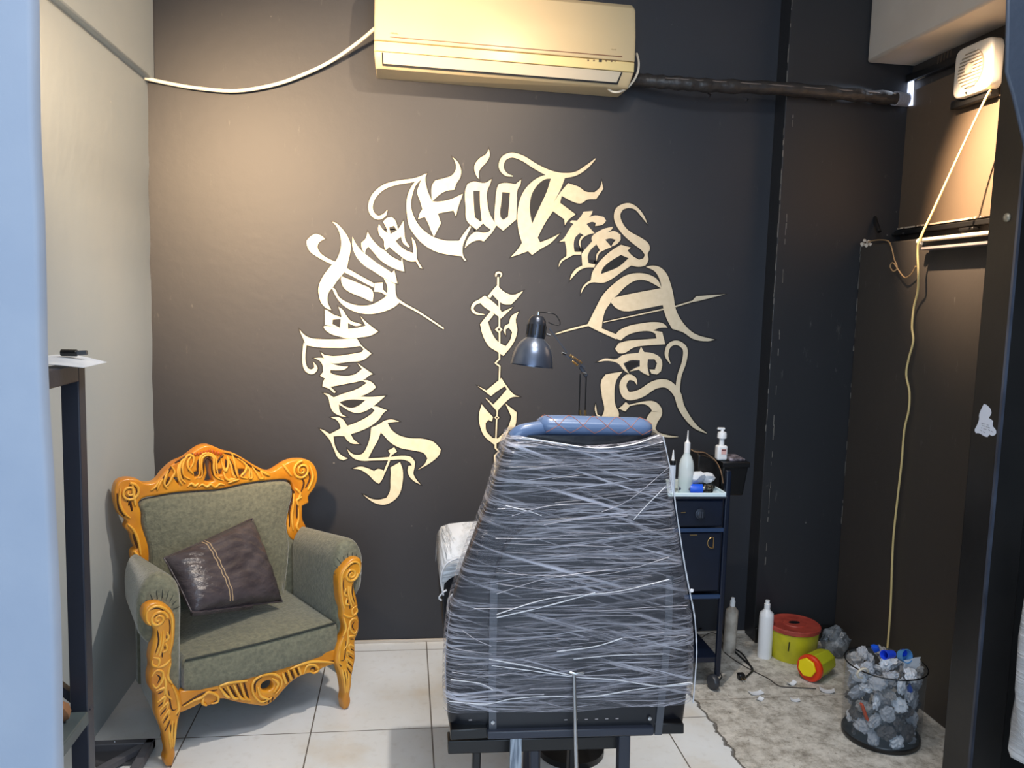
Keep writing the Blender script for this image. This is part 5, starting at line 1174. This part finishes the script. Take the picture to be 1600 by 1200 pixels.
# ---------------- floor items on the right ----------------
def fl(px, py, z=0): return at(px, py, Z=z)
def bottle(pxb, pyb, pyt, rad, nm, label, m, grp=None, lean=0):
    b = fl(pxb, pyb-4); b = Vector((b.x, b.y, 0)); d = math.hypot(b.x, b.y); top = at(pxb, pyt, Y=b.y).z; h_ = top
    o = thing(nm, label, 'bottle', tuple(b))
    ax_ = Vector((lean, 0, 1))
    MB().lathe([(0, 0), (rad*.96, 0), (rad, .004), (rad, h_*.72), (rad*.93, h_*.78), (rad*.5, h_*.83), (rad*.38, h_*.86), (0, h_*.86)], tuple(b), 32, axis=tuple(ax_)).build('bottle_body', m, o, ang=40)
    MB().lathe([(0, h_*.85), (rad*.42, h_*.85), (rad*.42, h_*.94), (rad*.30, h_*.945), (rad*.30, h_), (0, h_)], tuple(b), 20, axis=tuple(ax_)).build('cap', M_WHITEP, o, ang=40)
    return o
bottle(1194, 1030, 938, .030, 'plastic_bottle', 'clean white plastic bottle with narrow neck standing on the floor beside the yellow bucket', M_WHITEP)
bottle(1139, 1022, 934, .027, 'dusty_bottle', 'dusty cream plastic bottle standing on the floor beside the trolley leg', M_DIRTYW, lean=.02)
# yellow bucket with red lid
bb = fl(1247, 1036); bb = Vector((bb.x+.01, bb.y+.075, 0))
w_r = (at(1285, 970, Y=bb.y).x-at(1211, 970, Y=bb.y).x)/2; hb_ = at(1248, 974, Y=bb.y).z
bu_ = thing('yellow_bucket', 'dirty yellow round bucket with a brick-red lid standing on the bare floor', 'bucket', tuple(bb))
MB().lathe([(0, 0), (w_r*.86, 0), (w_r*.88, .004), (w_r*.97, hb_*.9), (w_r*.97, hb_*.94), (0, hb_*.94)], tuple(bb), 40).build('bucket_body', M_YEL, bu_, ang=40)
MB().lathe([(0, hb_*.90), (w_r, hb_*.88), (w_r*1.02, hb_*.90), (w_r*1.02, hb_*.99), (w_r*.97, hb_*1.02), (w_r*.9, hb_*1.0), (w_r*.45, hb_*1.01), (w_r*.42, hb_*1.035), (w_r*.34, hb_*1.035), (0, hb_*1.03)], tuple(bb), 40).build('lid', M_RED, bu_, ang=35)
MB().lathe([(0, hb_*1.036), (w_r*.24, hb_*1.036), (w_r*.24, hb_*1.040), (0, hb_*1.040)], (bb.x, bb.y, 0), 8, sy=.6).build('lid_opening', M_BLACK, bu_)
p = at(1231, 1010, Y=bb.y-w_r*.9); MB().bar(p+Vector((0, -.006, -.018)), p+Vector((0.001, -.010, .022)), .004).build('slot_mark', mat('dark_green_mark', (60, 62, 20), .5), bu_)
# tipped octagonal container, lid towards the camera
t0 = fl(1262, 1064); t0 = Vector((t0.x, t0.y, 0)); rt_ = .054
axd = Vector((.82, .55, 0)).normalized(); c0 = Vector((at(1266, 1044, Y=t0.y).x, t0.y, rt_+.001))
tp_ = thing('sharps_container', 'yellow container with red and yellow lid lying on its side before the bucket', 'container', (c0.x, c0.y, 0))
def lay_(prof, n, nm, m, ang=30): return MB().lathe(prof, tuple(c0), n, axis=tuple(axd)).build(nm, m, tp_, ang=ang)
MB().lathe([(0, .0), (rt_*.98, .0), (rt_*.94, .10), (rt_*.86, .125), (0, .125)], tuple(c0), 8, axis=tuple(axd)).build('container_body', M_YG, tp_, ang=20, bevel=.004)
lay_([(0, -.014), (rt_*.92, -.014), (rt_*1.0, -.008), (rt_*1.0, .004), (0, .004)], 32, 'lid', M_REDB)
c1 = c0+axd*-.0145+Vector((-.006, -.0, .006)); MB().lathe([(0, -.006), (rt_*.70, -.006), (rt_*.74, .002), (0, .002)], tuple(c1), 7, axis=tuple(axd)).build('yellow_flap', M_YELB, tp_, ang=30, bevel=.002)
# see-through waste bin
bc = fl(1375, 1150); bc = Vector((bc.x, bc.y, 0))
rb_ = (at(1437, 1120, Y=bc.y).x-at(1315, 1120, Y=bc.y).x)/2*.86; rtp = rb_*1.05; hb2 = at(1376, 1036, Y=bc.y).z
wb = thing('waste_bin', 'see-through round waste bin full of crumpled rubbish on the bare floor at the right', 'bin', tuple(bc))
M_BINP = mat('smoky_clear_plastic', (120, 132, 142), .12, alpha=.22)
sb_ = MB().lathe([(rb_, .004), (rb_*1.01, .02), (rtp, hb2), ], tuple(bc), 48); sb_.f = [f for f in sb_.f if len(f) == 4]
sb_.build('bin_wall', M_BINP, wb, ang=60)
MB().lathe([(0, 0), (rb_*.97, 0), (rb_*1.01, .004), (rb_*1.02, .018), (rb_*1.0, .022), (rb_*.97, .012), (0, .012)], tuple(bc), 48).build('bin_base', M_BLACK, wb, ang=50)
rim = [bc+Vector((rtp*math.cos(t), rtp*math.sin(t), hb2)) for t in [2*math.pi*k/48 for k in range(49)]]
MB().tube(rim, .0026, 8).build('bin_rim', M_BLACK, wb, ang=60)
rnd = random.Random(21); rub = 0
kinds = [('crumpled_paper', M_GREYP, 'crumpled paper in the waste bin'), ('crumpled_tissue', M_PAPER, 'white crumpled tissue in the waste bin'), ('plastic_scrap', mat('grey_clear_film', (150, 154, 162), .25, c2=(206, 208, 214), nscale=30, bump=.4), 'scrap of clear plastic in the waste bin'), ('dark_scrap', mat('dark_scrap', (52, 48, 48), .5, c2=(96, 90, 88), nscale=40, bump=.3), 'dark crumpled scrap in the waste bin')]
protos = []
for i, (nm, m, lab) in enumerate(kinds):
    mb = MB().blob((0, 0, 0), 1, 1, .9, .7, rough=.28, seed=i+5, sub=3); o = mb.build(nm, m, None, ang=18); o['group'] = 'rubbish in the see-through bin'; protos.append((o, lab)); o['used'] = 0
cnt = {}
for lv in range(8):
    z = .03+lv*(hb2-.02)/7.4
    for k in range(9):
        t = 2*math.pi*(k+.5*lv)/8; rr = (rb_-.030)*(1 if k < 8 else 0)
        i = rnd.choice([0, 1, 3, 3, 0, 2]) if lv < 4 else rnd.choice([2, 1, 0, 2]); o, lab = protos[i]
        if o['used']: c = o.copy(); COL.objects.link(c)
        else: c = o; o['used'] = 1
        s_ = rnd.uniform(.023, .033); c.scale = (s_, s_*rnd.uniform(.7, 1.1), s_*rnd.uniform(.5, .9))
        c.location = bc+Vector((rr*math.cos(t), rr*math.sin(t), z)); c.rotation_euler = (rnd.random()*6, rnd.random()*6, rnd.random()*6)
        c['group'] = nm_ = kinds[i][0].replace('_', ' ')+' packed in the see-through bin'
        c['label'] = 'one of the pieces of '+lab.replace(' in the waste bin', '')+' packed in the see-through bin'; c['category'] = 'rubbish'
for o, _ in protos:
    if 'used' in o: pass
for o in bpy.data.objects:
    if 'used' in o: del o['used']
def onbin(px, py, dz=0, back=0): return at(px, py, Y=bc.y+back)
def cup(p, axis, r, L_, nm, lab, m):
    p = Vector(p); o = MB().lathe([(r*.8, 0), (r, L_), (r*.9, L_), (r*.72, .003), (0, .003), (0, 0)], (0, 0, 0), 24, axis=axis).build(nm, m, None, ang=40); o.location = p; return tag(o, lab, nm.split('_')[-1])
cup(onbin(1395, 1022, back=-.06), (-.9, -.4, .15), .016, .05, 'blue_cup', 'bright blue plastic cup lying sideways on top of the rubbish in the bin', mat('vivid_blue', (40, 80, 225), .3))
cup(onbin(1408, 1024, back=-.02), (.2, -.95, .3), .024, .028, 'pale_blue_lid', 'pale blue ringed plastic lid with a dark blue centre on top of the bin', mat('pale_blue', (90, 150, 205), .3))
c_ = onbin(1412, 1020, back=-.03); single(MB().lathe([(0, 0), (.013, 0), (.010, .006), (0, .007)], tuple(c_), 16, axis=(.2, -.95, .3)), 'bottle_top', mat('deep_blue', (20, 64, 215), .3), 'small deep blue cap inside the pale blue lid on the bin', 'cap', tuple(c_))
c_ = onbin(1367, 1012, back=0); single(MB().blob(c_, .015, rough=.3, seed=2, sub=1), 'blue_scrap', M_BLUE, 'small bright blue scrap standing up at the back of the bin', 'scrap', tuple(c_))
c_ = onbin(1421, 1078, back=-.09); single(MB().blob(c_, .014, sx=.7, sz=1.5, rough=.25, seed=6, sub=1), 'blue_wrapper', mat('wrapper_blue', (36, 76, 170), .35), 'dark blue wrapper pressed against the right side of the bin wall', 'wrapper', tuple(c_))
c_ = onbin(1350, 1112, back=-.105); single(MB().bar(c_+Vector((-.012, 0, .030)), c_+Vector((.014, 0, -.030)), .018, .008), 'red_stick', mat('rust_red', (170, 74, 52), .5), 'rusty red strip slanting inside the see-through bin', 'strip', tuple(c_), bevel=.003)
c_ = onbin(1425, 1040, back=-.05); mb = MB().sheet([[c_+Vector((-.03+.02*i, .004*((i+j) % 2), -.024+.014*j+.004*i)) for i in range(4)] for j in range(4)]); single(mb, 'paper_scrap', M_PAPER, 'white folded paper poking over the right side of the bin rim', 'paper', tuple(c_), solid=.001)
c_ = onbin(1348, 1052, back=-.05); rg = [c_+Vector((.019*math.cos(t), -.006*math.sin(t), .019*math.sin(t))) for t in [2*math.pi*k/24 for k in range(20)]]
single(MB().tube(rg, .0038, 8), 'tape_ring', mat('cream_tape', (206, 196, 176), .5), 'curled strip of cream tape at the top left of the bin rubbish', 'tape', tuple(c_), ang=60)
# film bag between container and bin
mb = MB(); rnd = random.Random(2)
pb2 = fl(1312, 1040); 
mb.blob((pb2.x+.025, pb2.y+.09, .062), 1, .060, .050, .066, rough=.16, seed=12, sub=3)
single(mb, 'plastic_bag', mat('grey_translucent_bag', (176, 184, 192), .2, alpha=.6, c2=(70, 76, 84), nscale=24, bump=.6, bscale=30), 'crumpled translucent bag on the floor between the bucket and the bin', 'bag', (pb2.x, pb2.y+.09, 0), ang=20)
# dark round mat edge right of the bin
# paper scraps on the floor
def scrap(px, py, w_, d_, rz, lab, curl=.006, m=M_PAPER):
    c = fl(px, py); rows = []
    for j in range(4):
        row = []
        for i in range(6):
            x = (i/5-.5)*w_; y = (j/3-.5)*d_; z = .0015+curl*(abs(i/5-.5)*2)**2+.001*((i*j) % 2)
            row.append(Vector((c.x+x*math.cos(rz)-y*math.sin(rz), c.y+x*math.sin(rz)+y*math.cos(rz), z)))
        rows.append(row)
    single(MB().sheet(rows), 'paper_scrap', m, lab, 'paper', (c.x, c.y, 0), solid=.0006)
scrap(1181, 1084, .055, .028, .1, 'torn white paper scrap on the bare floor nearest the wrapped chair')
scrap(1187, 1094, .03, .02, .6, 'tiny torn paper scrap just in front of the scrap nearest the chair')
scrap(1242, 1095, .035, .022, -.25, 'small neat oblong scrap of white paper in the middle of the bare floor')
scrap(1292, 1081, .055, .030, -.4, 'white paper scrap lying against the left side of the bin', .01)
scrap(1236, 1070, .040, .022, .3, 'crumpled white scrap in front of the yellow lid of the container', .012)
# cables on the floor
def fcable(pts, r, m, lab, nm='floor_cable'):
    q = zig([fl(x, y, r)+Vector((0, 0, e)) for x, y, e in pts], 6); p = q[len(q)//2]
    single(MB().tube(q, r, 7), nm, m, lab, 'cable', (p.x, p.y, 0), ang=60)
fcable([(1092,990,.02),(1104,984,.02),(1118,978,.02),(1128,985,.01),(1134,1003,0),(1148,1018,0),(1163,1032,0),(1176,1045,0),(1170,1054,0),(1160,1062,0)], .0042, M_BLACK, 'black cable trailing from under the trolley to a plug on the floor')
fcable([(1095,1000,.01),(1112,992,.01),(1126,1000,.01),(1130,1016,0),(1146,1030,0),(1165,1042,0),(1180,1050,0),(1200,1060,0),(1218,1072,0),(1240,1074,0),(1275,1076,0)], .0022, mat('thin_grey_lead', (60, 54, 50), .5), 'thin dark lead snaking across the bare floor towards the bin')
fcable([(1128,1004,0),(1143,1012,0),(1158,1020,0),(1170,1036,0),(1175,1046,0)], .0035, M_BLACK, 'second black cable beside the dusty bottle')
pgp = fl(1158, 1062); pg = thing('mains_plug', 'black mains plug with brass pins lying on the bare floor', 'plug', (pgp.x, pgp.y, 0))
MB().box((pgp.x-.014, pgp.y-.012, .001), (pgp.x+.014, pgp.y+.016, .026)).build('plug_body', M_BLACK, pg, bevel=.006, seg=3)
for dx in (-.006, .006): MB().tube([Vector((pgp.x+dx, pgp.y-.011, .013)), Vector((pgp.x+dx, pgp.y-.028, .013))], .0022, 8).build('pin', M_BRASS, pg)

# ---------------- steel frame stand at the left ----------------
YS = 1.90
a0 = at(94, 594, Y=YS); a1 = at(125.5, 592, Y=YS); xA, xB = a0.x, at(126, 700, Y=YS).x
ztp = at(125, 569, Y=YS).z
wS = xB-xA
fs = thing('steel_stand', 'dark square-tube steel stand with a sheet of paper on top at the left edge', 'stand', ((xA+xB)/2, YS, 0))
MB().box((xA, YS, 0), (xB, YS+wS*1.0, ztp)).build('post', M_BLKM, fs, bevel=.0025)
# box-section rail running towards the camera
MB().box((xA, 1.60, ztp-wS), (xB, YS+.001, ztp)).build('top_rail', M_BLKM, fs, bevel=.0025)
zl_ = at(139, 1111, Y=YS).z
MB().box((xA-.02, 1.60, zl_-.030), (xB+.002, YS, zl_)).build('lower_rail', mat('grey_green_steel', (84, 96, 96), .4, c2=(70, 80, 84), nscale=10), fs, bevel=.003)
MB().box((xA, 1.60, 0), (xB, 1.60+wS, ztp)).build('post', M_BLKM, fs, bevel=.0025)
b0_, b1_ = at(60, 1046, Y=YS+.02), at(140, 1110, Y=YS+.02)
MB().bar(b0_, b1_, .018, .018).build('brace', M_BLKM, fs)
pc_ = at(104, 564, Y=YS-.01)
rows = []
for j in range(9):
    v_ = j/8; row = []
    for i in range(9):
        u = i/8; x = xA-.09+(.175)*u; y = YS-.10+.14*v_; z = ztp+.002+.016*math.sin(math.pi*min(1, u*1.02))*(.4+.6*v_)-.0
        row.append(Vector((x, y, max(z, ztp+.001) if xA-.0 < x < xB else z)))
    rows.append(row)
single(MB().sheet(rows), 'paper_sheet', M_PAPER, 'curling white sheet of paper lying on top of the dark steel stand', 'paper', (xA, YS-.1, ztp), solid=.0008, ang=80)
mk = thing('marker_pen', 'black marker pen lying on the paper on the steel stand', 'pen', tuple(at(110, 550, Y=YS)))
MB().tube([at(95, 551, Y=YS), at(121, 551.5, Y=YS)], [.0075, .0075], 12).build('cap', M_BLACK, mk, bevel=.002)
MB().tube([at(121, 551.5, Y=YS), at(136, 551, Y=YS)], [.0055, .0055], 12).build('barrel', mat('grey_barrel', (70, 74, 80), .4), mk)
cbk = at(94, 1122, Y=1.86); single(MB().blob((cbk.x, 1.85, zl_+.024), 1, .024, .024, .026, rough=.12, seed=4, sub=2), 'brown_parcel', M_BROWN, 'small brown lump resting on the lower rail of the steel stand', 'parcel', (cbk.x, 1.85, zl_), ang=30)
# low open frame on the floor
c0_ = fl(245, 1152); c1_ = fl(150, 1155)
M_GFR = mat('grey_frame_steel', (92, 92, 98), .4); zf = .035; q_ = at(243, 1153, Z=zf); yq = q_.y; xq = q_.x
lf = thing('floor_frame', 'low dark steel frame with a diagonal bar lying on the tiles beside the armchair foot', 'frame', (xq-.2, yq-.1, 0))
xs0 = at(80, 1158, Z=zf).x
MB().box((xs0, yq-.028, .006), (xq, yq, zf)).build('far_bar', M_GFR, lf, bevel=.003)
MB().box((xq-.028, yq-.40, .006), (xq, yq-.001, zf)).build('side_bar', M_GFR, lf, bevel=.003)
MB().bar((xq-.03, yq-.03, .022), (xq-.30, yq-.42, .022), .026, .02).build('diagonal_bar', M_GFR, lf, bevel=.002)
MB().box((xs0, yq-.10, .003), (xq-.03, yq-.028, .012)).build('inner_plate', mat('dark_grey_plate', (72, 72, 76), .5), lf)
MB().box((xs0, yq-.40, 0), (xs0+.028, yq, zf)).build('side_bar', M_BLKM, lf, bevel=.003)
p = Vector((at(183, 1153, Z=zf).x, yq-.012, zf)); MB().lathe([(0, 0), (.005, 0), (.004, .003), (0, .004)], tuple(p), 12).build('screw', M_STEEL, lf)
# hole-up: wall details
for k, (x, y, lab) in enumerate(((1315, 770, 'small white wall plug high at the edge of the right-hand wall'),)):
    p = at(x, y, X=XR-.001); single(MB().lathe([(0, 0), (.006, 0), (.005, .004), (0, .004)], tuple(p), 12, axis=(-1, 0, 0)), 'wall_plug', M_WHITEP, lab, 'plug', tuple(p))
for o in bpy.data.objects:
    for k in ('_loc', '_rz'):
        if k in o: del o[k]
